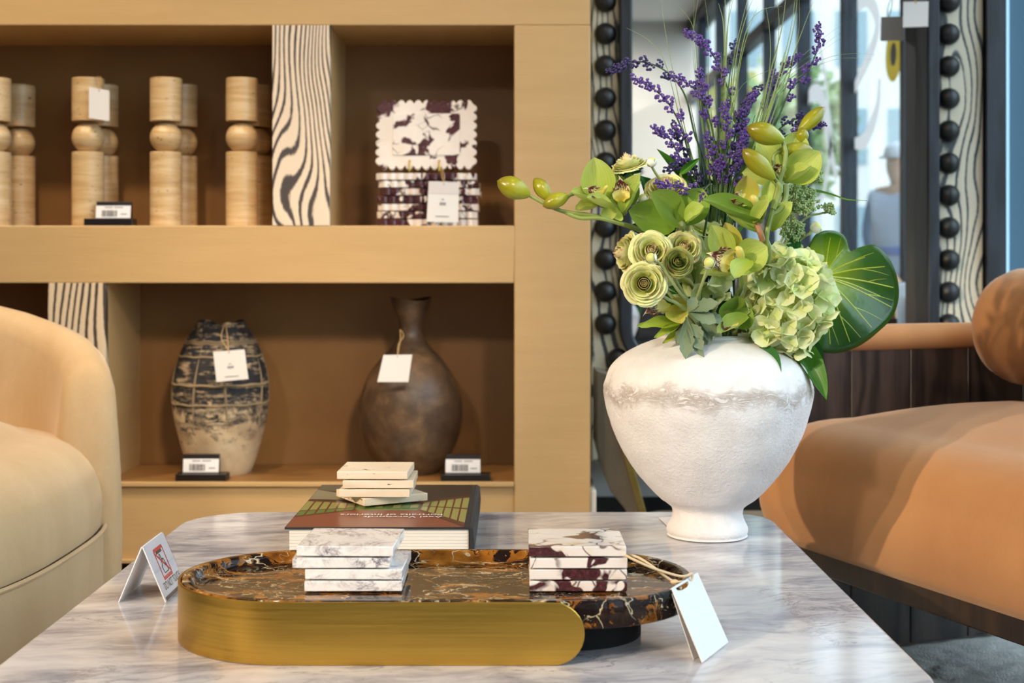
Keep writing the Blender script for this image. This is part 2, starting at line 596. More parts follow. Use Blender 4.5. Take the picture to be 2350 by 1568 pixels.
M['wood_brown'] = m_darkwood('brown_oak', '#1c1108', '#29190b', '#352312')
M['bead_black'] = m_darkwood('black_turned_wood', '#0d0e11', '#16181c', '#1f2228')
M['frame_black'] = m_darkwood('black_stained_wood', '#12151c', '#1c212b', '#272d39')
M['rug'] = m_rug()
M['floor'] = m_floor()
M['glass'] = m_glass()
M['acrylic'] = m_acrylic()
M['grey_leather'] = m_cloth('grey_olive_cloth', '#4b463c', '#5a5448', 0.3, 9)
M['foliage_a'] = m_foliage('tree_leaf', '#7f9a62', '#a9bd84')
M['foliage_b'] = m_foliage('tree_leaf_yellow', '#b3b26a', '#dccb86')
M['orchid'] = m_petal('orchid_petal_green', '#9db53c', '#bdd064', '#cbd97c', 0.3, 0.42, 0.55)
M['orchid_dark'] = m_petal('orchid_petal_deep', '#7d9c34', '#7fa03a', '#9ab254', 0.25, 0.38, 0.55)
M['orchid_yellow'] = m_petal('orchid_petal_yellow', '#bdb534', '#c4c04e', '#cfc36c', 0.25, 0.42)
M['ranun'] = m_petal('ranunculus_petal', '#c6cb66', '#e4e696', '#f3f4c6', 0.2, 0.6, 0.06, '#cf6a70', at=0.82)  # darker petal base paints in the shading between overlapping rings
M['ranun_core'] = m_petal('ranunculus_core', '#cbb65c', '#ead99a', '#f4e7c0', 0.25, 0.6, 0.15, '#d98a70', at=0.8)  # same painted shading towards the base of the inner petals
M['ranun_green'] = m_petal('ranunculus_green_petal', '#5f7a26', '#93a550', '#a8a65c', 0.2, 0.6, 0.2, '#a85a4a')
M['hydr'] = m_petal('hydrangea_petal', '#c2d466', '#e2eca8', '#eef4ce', 0.3, 0.6, 0.18)
M['leaf'] = m_petal('leaf_green', '#5f8f2a', '#3f7a22', '#4c8a2c', 0.2, 0.4, 0.2)
M['leaf_dark'] = m_petal('leaf_deep', '#2f5f22', '#2f6a2c', '#2f6e3a', 0.15, 0.45, 0.2)
M['leaf_grey'] = m_petal('leaf_sage', '#6f7f58', '#7d8f70', '#8c9c80', 0.15, 0.8, 0.3)
M['leaf_lime'] = m_petal('leaf_lime', '#8fa52a', '#a3b437', '#a8b84a', 0.25, 0.5, 0.2)
M['lip'] = m_lip()
M['bud'] = m_bud()
plain('column_yellow', '#cdc060', 0.45)
plain('bud_white', '#eceee0', 0.5)
plain('bud_yellow', '#cfd27c', 0.5)
plain('core_green', '#2f7a3a', 0.35)
M['lav'] = m_lavender('violet_florets', '#49327f', '#6f52a6', '#dcc6e0')
M['lav_dark'] = m_lavender('deep_violet_florets', '#2b2757', '#3f3574', '#66559a')
plain('lav_stem', '#33552c', 0.6)
plain('stem_green', '#83954a', 0.5)
plain('stem_pale', '#9aa668', 0.55)
plain('stem_red', '#9a6a45', 0.5)
M['grass'] = m_petal('grass_blade', '#3f5f28', '#6d8a48', '#8fa06a', 0.2, 0.45, 0.1)
M['grass_dark'] = m_petal('grass_blade_dark', '#24421c', '#345a26', '#4a7034', 0.12, 0.45, 0.1)
M['grass_bright'] = m_petal('grass_blade_bright', '#2f6a2a', '#4f8f2f', '#8fc04a', 0.2, 0.45, 0.1)
M['bigleaf'] = m_bigleaf()
plain('vein_yellow', '#b4c23c', 0.25)
plain('umbel_green', '#a9bd80', 0.7)

# ------------------------------------------------------------------ mesh helpers


class MB:
    def __init__(s):
        s.v, s.f, s.uv, s.mi = [], [], {}, []

    def add(s, vs, fs, mi=0, uvs=None):
        o = len(s.v)
        s.v += [Vector(p) for p in vs]
        for q in fs:
            s.f.append([i + o for i in q])
            s.mi.append(mi)
        if uvs:
            for i, q in enumerate(uvs):
                s.uv[o + i] = q
        return s

    def box(s, a, b, mi=0):
        (x0, y0, z0), (x1, y1, z1) = a, b
        return s.add([(x0, y0, z0), (x1, y0, z0), (x1, y1, z0), (x0, y1, z0), (x0, y0, z1), (x1, y0, z1), (x1, y1, z1), (x0, y1, z1)],
                     [(0, 3, 2, 1), (4, 5, 6, 7), (0, 1, 5, 4), (1, 2, 6, 5), (2, 3, 7, 6), (3, 0, 4, 7)], mi)

    def slab(s, quad, n, t, mi=0):
        """a quad thickened by t along -n"""
        q = [Vector(p) for p in quad]
        n = Vector(n).normalized() * t
        m = len(q)
        vs = q + [p - n for p in q]
        fs = [tuple(range(m)), tuple(range(2 * m - 1, m - 1, -1))] + [(i, i + m, (i + 1) % m + m, (i + 1) % m) for i in range(m)]
        return s.add(vs, fs, mi)

    def prism(s, poly, z0, z1, mi=0, fn=lambda x, y, z: (x, y, z)):
        m = len(poly)
        vs = [fn(x, y, z0) for x, y in poly] + [fn(x, y, z1) for x, y in poly]
        fs = [tuple(range(m - 1, -1, -1)), tuple(range(m, 2 * m))] + [(i, (i + 1) % m, (i + 1) % m + m, i + m) for i in range(m)]
        return s.add(vs, fs, mi)

    def grid(s, fn, nu, nv, cu=False, cv=False, mi=0):
        vs, uvs = [], []
        for j in range(nv + (0 if cv else 1)):
            for i in range(nu + (0 if cu else 1)):
                vs.append(fn(i / nu, j / nv))
                uvs.append((i / nu, j / nv))
        w = nu if cu else nu + 1
        h = nv if cv else nv + 1
        fs = []
        for j in range(nv):
            for i in range(nu):
                fs.append((j * w + i, j * w + (i + 1) % w, ((j + 1) % h) * w + (i + 1) % w, ((j + 1) % h) * w + i))
        return s.add(vs, fs, mi, uvs)

    def lathe(s, prof, c=(0, 0, 0), n=48, mi=0, fn=None):
        c = Vector(c)

        def f(u, v):
            k = v * (len(prof) - 1)
            i = min(int(k), len(prof) - 2)
            r, z = prof[i][0] + (prof[i + 1][0] - prof[i][0]) * (k - i), prof[i][1] + (prof[i + 1][1] - prof[i][1]) * (k - i)
            a = u * 2 * PI
            p = Vector((r * math.cos(a), r * math.sin(a), z))
            return (fn(p, a) if fn else p) + c
        return s.grid(f, n, len(prof) - 1, True, False, mi)

    def tube(s, pts, r, n=8, mi=0, cap=True):
        pts = [Vector(p) for p in pts]
        m = len(pts)
        rr = r if isinstance(r, (list, tuple)) else [r] * m
        vs, uvs = [], []
        up = Vector((0, 0, 1))
        t0 = (pts[1] - pts[0]).normalized()
        if abs(t0.dot(up)) > 0.9:
            up = Vector((1, 0, 0))
        nrm = t0.cross(up).normalized()
        for i in range(m):
            t = (pts[min(i + 1, m - 1)] - pts[max(i - 1, 0)]).normalized()
            nrm = (nrm - t * nrm.dot(t)).normalized()
            b = t.cross(nrm)
            for j in range(n):
                a = 2 * PI * j / n
                vs.append(pts[i] + (nrm * math.cos(a) + b * math.sin(a)) * rr[i])
                uvs.append((j / n, i / (m - 1)))
        fs = [(i * n + j, i * n + (j + 1) % n, (i + 1) * n + (j + 1) % n, (i + 1) * n + j) for i in range(m - 1) for j in range(n)]
        if cap:
            fs += [tuple(range(n - 1, -1, -1)), tuple(range((m - 1) * n, m * n))]
        return s.add(vs, fs, mi, uvs)

    def ball(s, c, r, n=8, mi=0):
        c = Vector(c)
        rr = Vector(r) if isinstance(r, (tuple, list, Vector)) else Vector((r, r, r))

        def f(u, v):
            a, b = u * 2 * PI, (v - 0.5) * PI
            return c + Vector((math.cos(a) * math.cos(b) * rr.x, math.sin(a) * math.cos(b) * rr.y, math.sin(b) * rr.z))
        return s.grid(f, n, max(4, n // 2), True, False, mi)

    def mesh(s, name, mats, off=(0, 0, 0), smooth=True, angle=40):
        me = bpy.data.meshes.new(name)
        off = Vector(off)
        me.from_pydata([tuple(p - off) for p in s.v], [], s.f)
        mats = mats if isinstance(mats, (list, tuple)) else [mats]
        for m in mats:
            me.materials.append(M[m] if isinstance(m, str) else m)
        for p, i in zip(me.polygons, s.mi):
            p.material_index = i
        if s.uv:
            lay = me.uv_layers.new(name='UVMap')
            for l in me.loops:
                lay.data[l.index].uv = s.uv.get(l.vertex_index, (0, 0))
        bm = bmesh.new()
        bm.from_mesh(me)
        bmesh.ops.remove_doubles(bm, verts=bm.verts, dist=1e-6)
        bmesh.ops.recalc_face_normals(bm, faces=bm.faces)
        bm.to_mesh(me)
        bm.free()
        if smooth:
            for p in me.polygons:
                p.use_smooth = True
            me.set_sharp_from_angle(angle=math.radians(angle))
        me.update()
        return me


def origin_of(o):
    v = Vector((0, 0, 0))
    while o:
        v += o.location
        o = o.parent
    return v


def link(name, me, parent=None, loc=(0, 0, 0)):
    o = bpy.data.objects.new(name, me)
    o.location = loc
    COL.objects.link(o)
    o.parent = parent
    return o


def part(name, mb, mats, parent, bevel=0.0, seg=2, smooth=True, angle=40, label=None, subsurf=0, solid=0.0):
    """a mesh given in world coordinates, as a child of parent (no rotation above it)"""
    o = link(name, mb.mesh(name, mats, origin_of(parent), smooth, angle), parent)
    mods(o, bevel, seg, subsurf, solid)
    if label:
        o['label'] = label
    return o


def mods(o, bevel=0.0, seg=2, subsurf=0, solid=0.0):
    if solid:
        m = o.modifiers.new('Solidify', 'SOLIDIFY')
        m.thickness = solid
    if bevel:
        m = o.modifiers.new('Bevel', 'BEVEL')
        m.width = bevel
        m.segments = seg
        m.limit_method = 'ANGLE'
        m.angle_limit = math.radians(35)
    if subsurf:
        m = o.modifiers.new('Subdivision', 'SUBSURF')
        m.levels = subsurf
        m.render_levels = subsurf


def tag(o, label, cat, group=None):
    o['label'] = label
    o['category'] = cat
    if group:
        o['group'] = group
    return o


def thing(name, label, cat, loc=(0, 0, 0), group=None):
    return tag(link(name, None, None, loc), label, cat, group)


def single(name, mb, mats, label, cat, loc=(0, 0, 0), group=None, **kw):
    o = link(name, mb.mesh(name, mats, loc), None, loc)
    mods(o, **kw)
    return tag(o, label, cat, group)


def struct(name, mb, mats, parent=None, bevel=0.0):
    o = link(name, mb.mesh(name, mats, origin_of(parent)), parent)
    if bevel:
        mods(o, bevel)
    if parent is None:
        o['kind'] = 'structure'
    return o


def spline(pts, n):
    """Catmull-Rom through pts"""
    P = [Vector(p) for p in pts]
    P = [P[0] * 2 - P[1]] + P + [P[-1] * 2 - P[-2]]
    out = []
    k = len(P) - 3
    for i in range(n + 1):
        t = i / n * k
        j = min(int(t), k - 1)
        t -= j
        a, b, c, d = P[j:j + 4]
        out.append(0.5 * ((2 * b) + (c - a) * t + (2 * a - 5 * b + 4 * c - d) * t * t + (3 * b - a - 3 * c + d) * t ** 3))
    return out


def lerp(a, b, t):
    return a + (b - a) * t


def curve1(pts, x):
    """piecewise smooth interpolation of (x, y) pairs"""
    if x <= pts[0][0]:
        return pts[0][1]
    for (x0, y0), (x1, y1) in zip(pts, pts[1:]):
        if x <= x1:
            t = (x - x0) / (x1 - x0)
            return y0 + (y1 - y0) * t
    return pts[-1][1]


def smooth_prof(pts, n):
    q = spline([(r, z, 0) for r, z in pts], n)
    return [(max(p.x, 0.0), p.y) for p in q]


def text_mesh(body, size, mat, name, parent, mw, extrude=0.0, align='LEFT', space=1.0):
    cu = bpy.data.curves.new(name, 'FONT')
    cu.body = body
    cu.size = size
    cu.align_x = align
    cu.extrude = extrude
    cu.space_line = space
    t = bpy.data.objects.new(name, cu)
    COL.objects.link(t)
    dg = bpy.context.evaluated_depsgraph_get()
    me = bpy.data.meshes.new_from_object(t.evaluated_get(dg))
    bpy.data.objects.remove(t)
    me.transform(Matrix.Translation(-origin_of(parent)) @ mw)
    me.materials.clear()
    me.materials.append(M[mat])
    return link(name, me, parent)


def frame_matrix(o, x, y):
    x = Vector(x).normalized()
    y = Vector(y)
    z = x.cross(y).normalized()
    y = z.cross(x)
    m = Matrix((x, y, z)).transposed().to_4x4()
    m.translation = Vector(o)
    return m


def rounded_rect(x0, y0, x1, y1, r, n=8):
    rr = r if isinstance(r, (list, tuple)) else [r] * 4
    out = []
    for (cx, cy, a0, q) in ((x1 - rr[0], y0 + rr[0], -PI / 2, rr[0]), (x1 - rr[1], y1 - rr[1], 0, rr[1]),
                            (x0 + rr[2], y1 - rr[2], PI / 2, rr[2]), (x0 + rr[3], y0 + rr[3], PI, rr[3])):
        for i in range(n + 1):
            a = a0 + PI / 2 * i / n
            out.append((cx + q * math.cos(a), cy + q * math.sin(a)))
    return out

# ================================================================== the setting
struct('floor', MB().box((RX, RY, -0.05), (WX, WY, 0.0)), 'floor')
struct('ceiling', MB().box((RX, RY, CEIL), (WX + 0.2, WY + 0.1, CEIL + 0.05)), 'ceiling_white')
wb = struct('wall_back', MB().box((RX, WY, 0), (1.14, WY + 0.1, CEIL)), 'white_wall')
struct('wall_left', MB().box((RX - 0.1, RY, 0), (RX, WY, CEIL)), 'cream_wall')
struct('wall_rear', MB().box((RX, RY - 0.1, 0), (WX + 0.1, RY, CEIL)), 'cream_wall')
struct('baseboard_back', MB().box((0.18, WY - 0.015, 0), (1.10, WY, 0.166)), 'black_paint')

# storefront on the right: sill, head, mullions, transom and panes
wn = link('window_1', None, None, (WX, 0, 0))
wn['kind'] = 'structure'
part('sill', MB().box((WX, RY, 0), (WX + 0.14, WY, 0.04)), 'black_paint', wn)
part('head', MB().box((WX, RY, 2.78), (WX + 0.14, WY, CEIL)), 'black_paint', wn)
mull = [1.08 - 1.05 * i for i in range(7)] + [2.13, 3.18]
for my in mull:
    part('mullion', MB().box((WX, my - 0.03, 0.1), (WX + 0.07, my + 0.03, 2.78)), 'frame_black', wn)
part('transom', MB().box((WX, RY, 2.17), (WX + 0.07, 1.08, 2.25)), 'frame_black', wn)
edges = sorted(mull + [RY + 0.02, WY - 0.02])
for a, b in zip(edges, edges[1:]):
    part('pane', MB().box((WX + 0.06, a + 0.03, 0.1), (WX + 0.066, b - 0.03, 2.78)), 'glass', wn)
# narrow window beside the mirror
w2 = link('window_2', None, None, (1.175, WY, 0))
w2['kind'] = 'structure'
part('jamb', MB().box((1.098, WY - 0.10, 0), (1.142, WY, CEIL)), 'frame_black', w2)
part('jamb', MB().box((1.50, WY - 0.04, 0), (WX + 0.14, WY + 0.06, CEIL)), 'frame_black', w2)
part('sill', MB().box((1.142, WY - 0.04, 0), (1.50, WY + 0.06, 0.10)), 'black_paint', w2)
part('pane', MB().box((1.142, WY + 0.02, 0.1), (1.50, WY + 0.026, CEIL)), 'glass', w2)

# lettering and a round sticker on the glass (seen from inside, in the mirror)


def ribbon(pts, w, x, t=0.001):
    """flat lettering stroke in the plane X = x, pts = (y, z)"""
    q = spline([(x, y, z) for y, z in pts], 40)
    mb = MB()
    for i in range(len(q)):
        d = (q[min(i + 1, len(q) - 1)] - q[max(i - 1, 0)]).normalized()
        n = Vector((0, -d.z, d.y))
        ww = w * (0.55 + 0.45 * math.sin(PI * i / (len(q) - 1)))
        mb.v += [q[i] + n * ww, q[i] - n * ww]
        if i:
            k = 2 * i
            mb.f.append([k - 2, k - 1, k + 1, k])
            mb.mi.append(0)
    return mb


def glass_pt(px, py):
    """where the mirror shows the pixel (px, py) on the pane of window_1"""
    yy = (WX + 0.055) * F / (px - VX)
    return (2 * 3.385 - yy, CZ - (py - HY) / F * yy)


def letter(pts, w, label):
    p = [glass_pt(*q) for q in pts]
    o = single('window_letter', ribbon(p, w, WX + 0.056), 'vinyl_letter', label, 'lettering', (WX + 0.056, p[0][0], p[0][1]))
    return o


letter([(1968, 15), (1992, 0), (2012, 40), (2008, 90), (1985, 150), (1955, 215)], 0.045, 'large looping letter stroke on the window pane beside the round sticker')
letter([(2018, 180), (2012, 250), (1985, 320), (1958, 330)], 0.042, 'curved letter stroke low on the pane, under the round sticker')
letter([(1848, 250), (1862, 215), (1885, 225), (1900, 320), (1920, 410)], 0.05, 'arched letter stroke on the pane left of the sticker pane')
letter([(1870, 60), (1890, 150), (1898, 230), (1905, 330), (1890, 440), (1872, 470)], 0.03, 'long thin letter stroke crossing the pane left of the sticker pane')
sy, sz = glass_pt(2052, 125)
st = MB()
st.prism([(0.13 * math.cos(i * PI / 20), 0.115 * math.sin(i * PI / 20)) for i in range(40)], 0, 0.001, 0, lambda x, y, z: (WX + 0.052 + z, sy + x, sz + y))
st.prism([(0.05 * math.cos(i * PI / 12), 0.05 * math.sin(i * PI / 12)) for i in range(24)], 0, 0.0006, 1, lambda x, y, z: (WX + 0.0512 + z, sy + x, sz + y))
single('round_sticker', st, ['gold_sticker', 'ink_grey'], 'round gold sticker on the window glass, seen in the mirror', 'sticker', (WX + 0.052, sy, sz))

# ------------------------------------------------------------------ outside
struct('ground', MB().box((WX + 0.14, -40, -0.2), (30, 16, -0.12)), 'pavement')
struct('road', MB().box((6.5, -40, -0.12), (13, 16, -0.115)), 'asphalt')


def building(y0, y1, x, h, label, awn=None):
    t = thing('building', label, 'building', (x, (y0 + y1) / 2, -0.12))
    part('wall', MB().box((x, y0, -0.12), (x + 3, y1, h)), 'facade', t)
    n = int((y1 - y0) / 1.6)
    for r in range(int(h / 2.6)):
        for i in range(n):
            a = y0 + (i + 0.25) * (y1 - y0) / n
            o = part('window', MB().box((x - 0.03, a, 0.5 + r * 2.6), (x + 0.02, a + 0.8, 2.0 + r * 2.6)), 'facade_glass', t)
    if awn:
        part('awning', MB().prism([(x - 0.9, 2.1), (x, 2.6), (x, 2.1)], y0 + 0.3, y1 - 0.3, 0, lambda a, b, c: (a, c, b)), awn, t)


building(-12, 8, 18, 7, 'tall pale building across the street with rows of windows')
eb = thing('building', 'pale building closing the end of the street with a red awning', 'building', (8, -36, -0.12))
part('wall', MB().box((2.5, -38, -0.12), (14, -34, 9)), 'facade', eb)
for r_ in range(3):
    for i_ in range(7):
        part('window', MB().box((3.2 + i_ * 1.5, -34.02, 0.8 + r_ * 2.8), (4.1 + i_ * 1.5, -33.95, 2.4 + r_ * 2.8)), 'facade_glass', eb)
part('awning', MB().prism([(-34, 3.0), (-33, 2.4), (-34, 2.4)], 4.5, 8.0, 0, lambda a, b, c: (c, a, b)), 'awning_red', eb)


def tree(x, y, h, r, mat, label, seed):
    rnd = random.Random(seed)
    t = thing('street_tree', label, 'tree', (x, y, -0.12), 'trees outside the window')
    part('trunk', MB().tube([(x, y, -0.12), (x + 0.03, y, h * 0.4), (x, y + 0.05, h * 0.75)], [0.10, 0.08, 0.04], 8), 'trunk', t)
    mb = MB()
    for i in range(900):
        d = Vector((rnd.gauss(0, 1), rnd.gauss(0, 1), rnd.gauss(0, 1))).normalized() * (rnd.random() ** 0.5)
        p = Vector((x, y, h * 0.72)) + Vector((d.x * r, d.y * r, d.z * r * 1.15))
        a = Vector((rnd.gauss(0, 1), rnd.gauss(0, 1), rnd.gauss(0, 1))).normalized() * 0.10
        b = a.cross(Vector((rnd.gauss(0, 1), rnd.gauss(0, 1), rnd.gauss(0, 1)))).normalized() * 0.06
        mb.add([p - a, p + b, p + a, p - b], [(0, 1, 2, 3)])
    o = part('foliage', mb, mat, t, smooth=False)
    o['kind'] = 'stuff'


tree(3.1, -9.2, 3.0, 0.75, 'foliage_a', 'green street tree nearest the shop window', 1)
tree(3.2, -13.5, 3.4, 0.95, 'foliage_b', 'yellow-green street tree further along the pavement', 2)
tree(5.0, -22.0, 4.4, 1.5, 'foliage_a', 'large green tree far along the street', 3)


cl = thing('pane_backdrop', 'blue-grey backdrop added outside to darken the narrow window pane, at the right edge', 'column', (1.5, 3.8, -0.12))  # upright added behind the pane to make it darker and bluer
part('backdrop_slab', MB().box((1.288, 3.7, -0.12), (1.75, 3.9, 4.0)), 'backdrop_blue', cl)
part('foot', MB().box((1.25, 3.66, -0.12), (1.79, 3.94, 0.0)), 'backdrop_blue', cl)


def person():
    bx, by = 2.42, -2.1
    z0 = -0.12
    t = thing('person', 'person in a pale blue coat and white cap passing outside, seen in the mirror', 'person', (bx, by, z0))

    def skin(name, nodes, edges, mat):
        me = bpy.data.meshes.new(name)
        me.from_pydata([n[0] for n in nodes], edges, [])
        me.materials.append(M[mat])
        o = link(name, me, t)
        o.modifiers.new('Skin', 'SKIN')
        for i, n in enumerate(nodes):
            v = me.skin_vertices[0].data[i]
            v.radius = n[1] if isinstance(n[1], tuple) else (n[1], n[1])
            v.use_root = i == 0
        sm = o.modifiers.new('Subdivision', 'SUBSURF')
        sm.levels = sm.render_levels = 2
        for p in me.polygons:
            p.use_smooth = True
        return o
    h = 1.56
    body = [((0, 0, .86), (.14, .10)), ((0, 0, 1.05), (.13, .10)), ((0, .01, 1.25), (.16, .11)), ((0, .02, 1.34), (.06, .055)), ((-.01, .02, 1.40), (.062, .075)), ((-.02, .02, 1.49), (.076, .092)), ((-.01, .02, 1.57), (.05, .06)),
            ((.16, .01, 1.28), .055), ((.21, .02, 1.02), .045), ((.17, -.08, .80), .034), ((.15, -.13, .72), .03),
            ((-.16, .01, 1.28), .055), ((-.21, .02, 1.02), .045), ((-.19, -.07, .80), .034), ((-.18, -.11, .72), .03),
            ((.09, 0, .80), .09), ((.10, .02, .46), .06), ((.10, .04, .08), .045), ((.10, -.12, .03), .035),
            ((-.09, 0, .80), .09), ((-.10, -.06, .46), .06), ((-.10, .02, .08), .045), ((-.10, -.14, .03), .035),
            ((-.085, .02, 1.475), .014)]
    ed = [(0, 1), (1, 2), (2, 3), (3, 4), (4, 5), (5, 6), (2, 7), (7, 8), (8, 9), (9, 10), (2, 11), (11, 12), (12, 13), (13, 14), (0, 15), (15, 16), (16, 17), (17, 18), (0, 19), (19, 20), (20, 21), (21, 22), (5, 23)]
    skin('body', body, ed, 'skin_tone')
    coat = [((0, 0, .72), (.185, .15)), ((0, 0, .98), (.17, .135)), ((0, .01, 1.24), (.185, .13)), ((0, .02, 1.345), (.08, .075)),
            ((.18, .01, 1.27), .075), ((.225, .02, 1.02), .068), ((.18, -.07, .82), .055),
            ((-.18, .01, 1.27), .075), ((-.225, .02, 1.02), .068), ((-.2, -.06, .82), .055)]
    skin('coat', coat, [(0, 1), (1, 2), (2, 3), (2, 4), (4, 5), (5, 6), (2, 7), (7, 8), (8, 9)], 'coat_cloth')
    skin('trousers', [((0, 0, .80), (.15, .12)), ((.095, .01, .7), .10), ((.10, .02, .46), .075), ((.10, .04, .1), .065), ((-.095, 0, .7), .10), ((-.10, -.05, .46), .075), ((-.10, .02, .1), .065)],
         [(0, 1), (1, 2), (2, 3), (0, 4), (4, 5), (5, 6)], 'trousers_cloth')
    part('cap', MB().lathe(smooth_prof([(0.088, 0), (0.09, .03), (0.075, .075), (0.03, .10), (0.0, .105)], 12), Vector((bx - .015, by + .02, z0 + 1.505)), 20)
         .prism([(0.1 * math.cos(a * PI / 10), 0.09 * math.sin(a * PI / 10)) for a in range(20)], 0, 0.01, 0, lambda x, y, z: (bx - 0.07 + x * 0.8, by + 0.02 + y * 0.8, z0 + 1.51 + z)), 'cap_cloth', t)
    part('belt', MB().lathe([(0.185, 0), (0.19, 0.005), (0.19, 0.045), (0.185, 0.05)], (bx, by, z0 + 0.9), 24, 0, lambda p, a: Vector((p.x, p.y * 0.85, p.z))), 'strap_blue', t)
    t.rotation_euler.z = 0.9


person()

# dark low console along the rear wall (shows in the mirror)
cs = thing('console', 'dark low console against the rear wall, low in the mirror', 'cabinet', (1.15, -5.7, 0))
part('body', MB().box((0.6, -5.98, 0.06), (1.5, -5.5, 0.52)), 'dark_console', cs, 0.01)
part('top', MB().box((0.58, -5.99, 0.52), (1.52, -5.48, 0.55)), 'dark_console', cs, 0.005)
for x in (0.85, 1.25):
    part('door', MB().box((x - 0.19, -5.50, 0.1), (x + 0.19, -5.485, 0.5)), 'dark_console', cs, 0.004)

# ================================================================== display shelf
SD = 3.05                                            # front plane of the shelf
zf = lambda y: CZ - (y - HY) / F * SD
xf = lambda x: (x - VX) / F * SD
sh = thing('display_shelf', 'gold lacquered built-in display shelf with open niches and striped wood dividers', 'shelf', (-0.8, SD, 0))
BK = 3.33
XL, XR = -2.2, xf(1355)
z_t, z_m1, z_m0, z_b, z_p = zf(58), zf(518), zf(650), zf(1107), zf(1284)
g = 'gold'
part('top_rail', MB().box((XL, SD, z_t), (XR, WY, 2.3)), g, sh, 0.002)
part('middle_rail', MB().box((XL, SD, z_m0), (0.0, BK, z_m1)), g, sh, 0.002)
part('bottom_panel', MB().box((XL, SD + 0.006, z_p), (0.0, BK, z_b - 0.008)), g, sh, 0.001)
part('niche_floor_lip', MB().box((XL, SD - 0.004, z_b - 0.009), (-0.0005, SD + 0.012, z_b)), g, sh, 0.001)
part('niche_floor', MB().box((XL, SD + 0.012, z_b - 0.009), (-0.0005, BK, z_b - 0.0002)), 'gold_shaded', sh)
part('side_stile', MB().box((0.0, SD, 0.07), (XR, WY, z_t)), g, sh, 0.002)
part('back_panel', MB().box((XL, BK, z_p), (0.0, WY, z_t)), 'gold_shaded', sh)
part('plinth', MB().box((XL, SD + 0.03, 0), (XR - 0.01, WY, z_p)), 'wood_brown', sh)
part('plinth_lip', MB().box((XL, SD - 0.006, z_p - 0.008), (0.0, SD + 0.03, z_p)), g, sh, 0.001)
part('end_block', MB().box((XR, SD + 0.01, 0), (XR + 0.013, WY, zf(1128))), 'cream_wall', sh, 0.002)
part('left_end', MB().box((XL - 0.1, SD, 0), (XL, WY, 2.3)), g, sh)
for (a, b, z0, z1, m, lab) in ((625, 757, z_m1, z_t, 'zebra_a', 'striped light and dark grained wood facing, upper divider'),
                               (110, 243, z_b, z_m0, 'zebra_b', 'straighter striped wood facing, lower divider')):
    d = part('divider', MB().box((xf(a), SD + 0.018, z0), (xf(b), BK, z1)), g, sh)
    f = part('striped_facing', MB().box((xf(a), SD - 0.001, z0), (xf(b), SD + 0.018, z1)), m, d, 0.001)
    f['label'] = lab

# ---------------------------------------------------------------- candle holders in the upper niche


def candle_mesh():
    r, h = 0.0345, 0.324
    s = h / 342
    pts = [(0, 0), (r - .001, 0), (r, .001), (r, 170 * s), (r - .001, 171 * s)]
    base = MB().lathe(pts + [(0.02, 171.5 * s), (0, 171.5 * s)], n=40).mesh('base', 'trav', angle=40)
    zc = 205 * s
    rb = 0.0345
    ball = MB().lathe([(rb * math.sin(t), zc - rb * math.cos(t)) for t in [PI * i / 24 for i in range(25)]], n=40).mesh('ball', 'trav')
    z0, z1 = 242 * s, 342 * s
    top = MB().lathe([(0, z0), (r - .001, z0), (r, z0 + .001), (r, z1 - .001), (r - .001, z1), (0.012, z1), (0.011, z1 - .02), (0, z1 - .02)], n=40).mesh('top_cylinder', 'trav', angle=40)
    return base, ball, top


cb, cbl, ct = candle_mesh()
zs = z_m1 + 0.001
names = ['first', 'second', 'third', 'fourth']
for i, (px, D, row) in enumerate([(555, 3.125, 0), (381, 3.125, 0), (202, 3.125, 0), (-12, 3.125, 0), (588, 3.245, 1), (418, 3.245, 1), (236, 3.245, 1), (45, 3.245, 1)]):
    p = W(px, HY, D)
    nm = names[i % 4]
    lab = '%s travertine candle holder from the striped divider, %s' % (nm, 'standing in the front row' if row == 0 else 'half hidden in the back row')
    t = thing('candle_holder', lab, 'candle holder', (p.x, D, zs), 'travertine candle holders on the upper shelf')
    for n_, me in (('base', cb), ('ball', cbl), ('top_cylinder', ct)):
        o = link(n_, me, t)
        o.rotation_euler.z = i * 1.3


def card_tag(name, label, corners, strings, back=None, mark=False, flap=False, group=None, smat='twine'):
    """paper tag: corners TL TR BR BL as world points, strings = list of polylines"""
    c = [Vector(p) for p in corners]
    n = (c[1] - c[0]).cross(c[3] - c[0]).normalized()
    if n.y > 0:
        n = -n
    ctr = sum(c, Vector()) / 4
    t = thing(name, label, 'price tag', tuple(ctr), group)
    part('card', MB().slab(c, n, 0.0008), 'card', t, smooth=False)
    if flap:
        e = [c[0], c[1], c[1].lerp(c[2], 0.3), c[0].lerp(c[3], 0.3)]
        part('flap', MB().slab([p + n * 0.0006 for p in e], n, 0.0004), 'card_flap', t, smooth=False)
    if mark:
        X, Y = (c[1] - c[0]), (c[0] - c[3])
        mb = MB()
        for (u, v, w, h) in ((0.40, 0.42, 0.20, 0.07), (0.44, 0.55, 0.10, 0.02), (0.28, 0.13, 0.44, 0.025)):
            q = [c[3] + X * a + Y * b + n * 0.0008 for a, b in ((u, v), (u + w, v), (u + w, v + h), (u, v + h))]
            mb.slab(q, n, 0.0003)
        part('printed_mark', mb, 'ink_grey', t, smooth=False)
    for s_ in strings:
        part('string', MB().tube(spline(s_, 14), 0.0011, 6), smat, t)
    hole = c[0].lerp(c[1], 0.5).lerp(c[3].lerp(c[2], 0.5), 0.06)
    part('hole', MB().ball(hole + n * 0.0004, 0.0016, 6), 'twine', t)
    return t


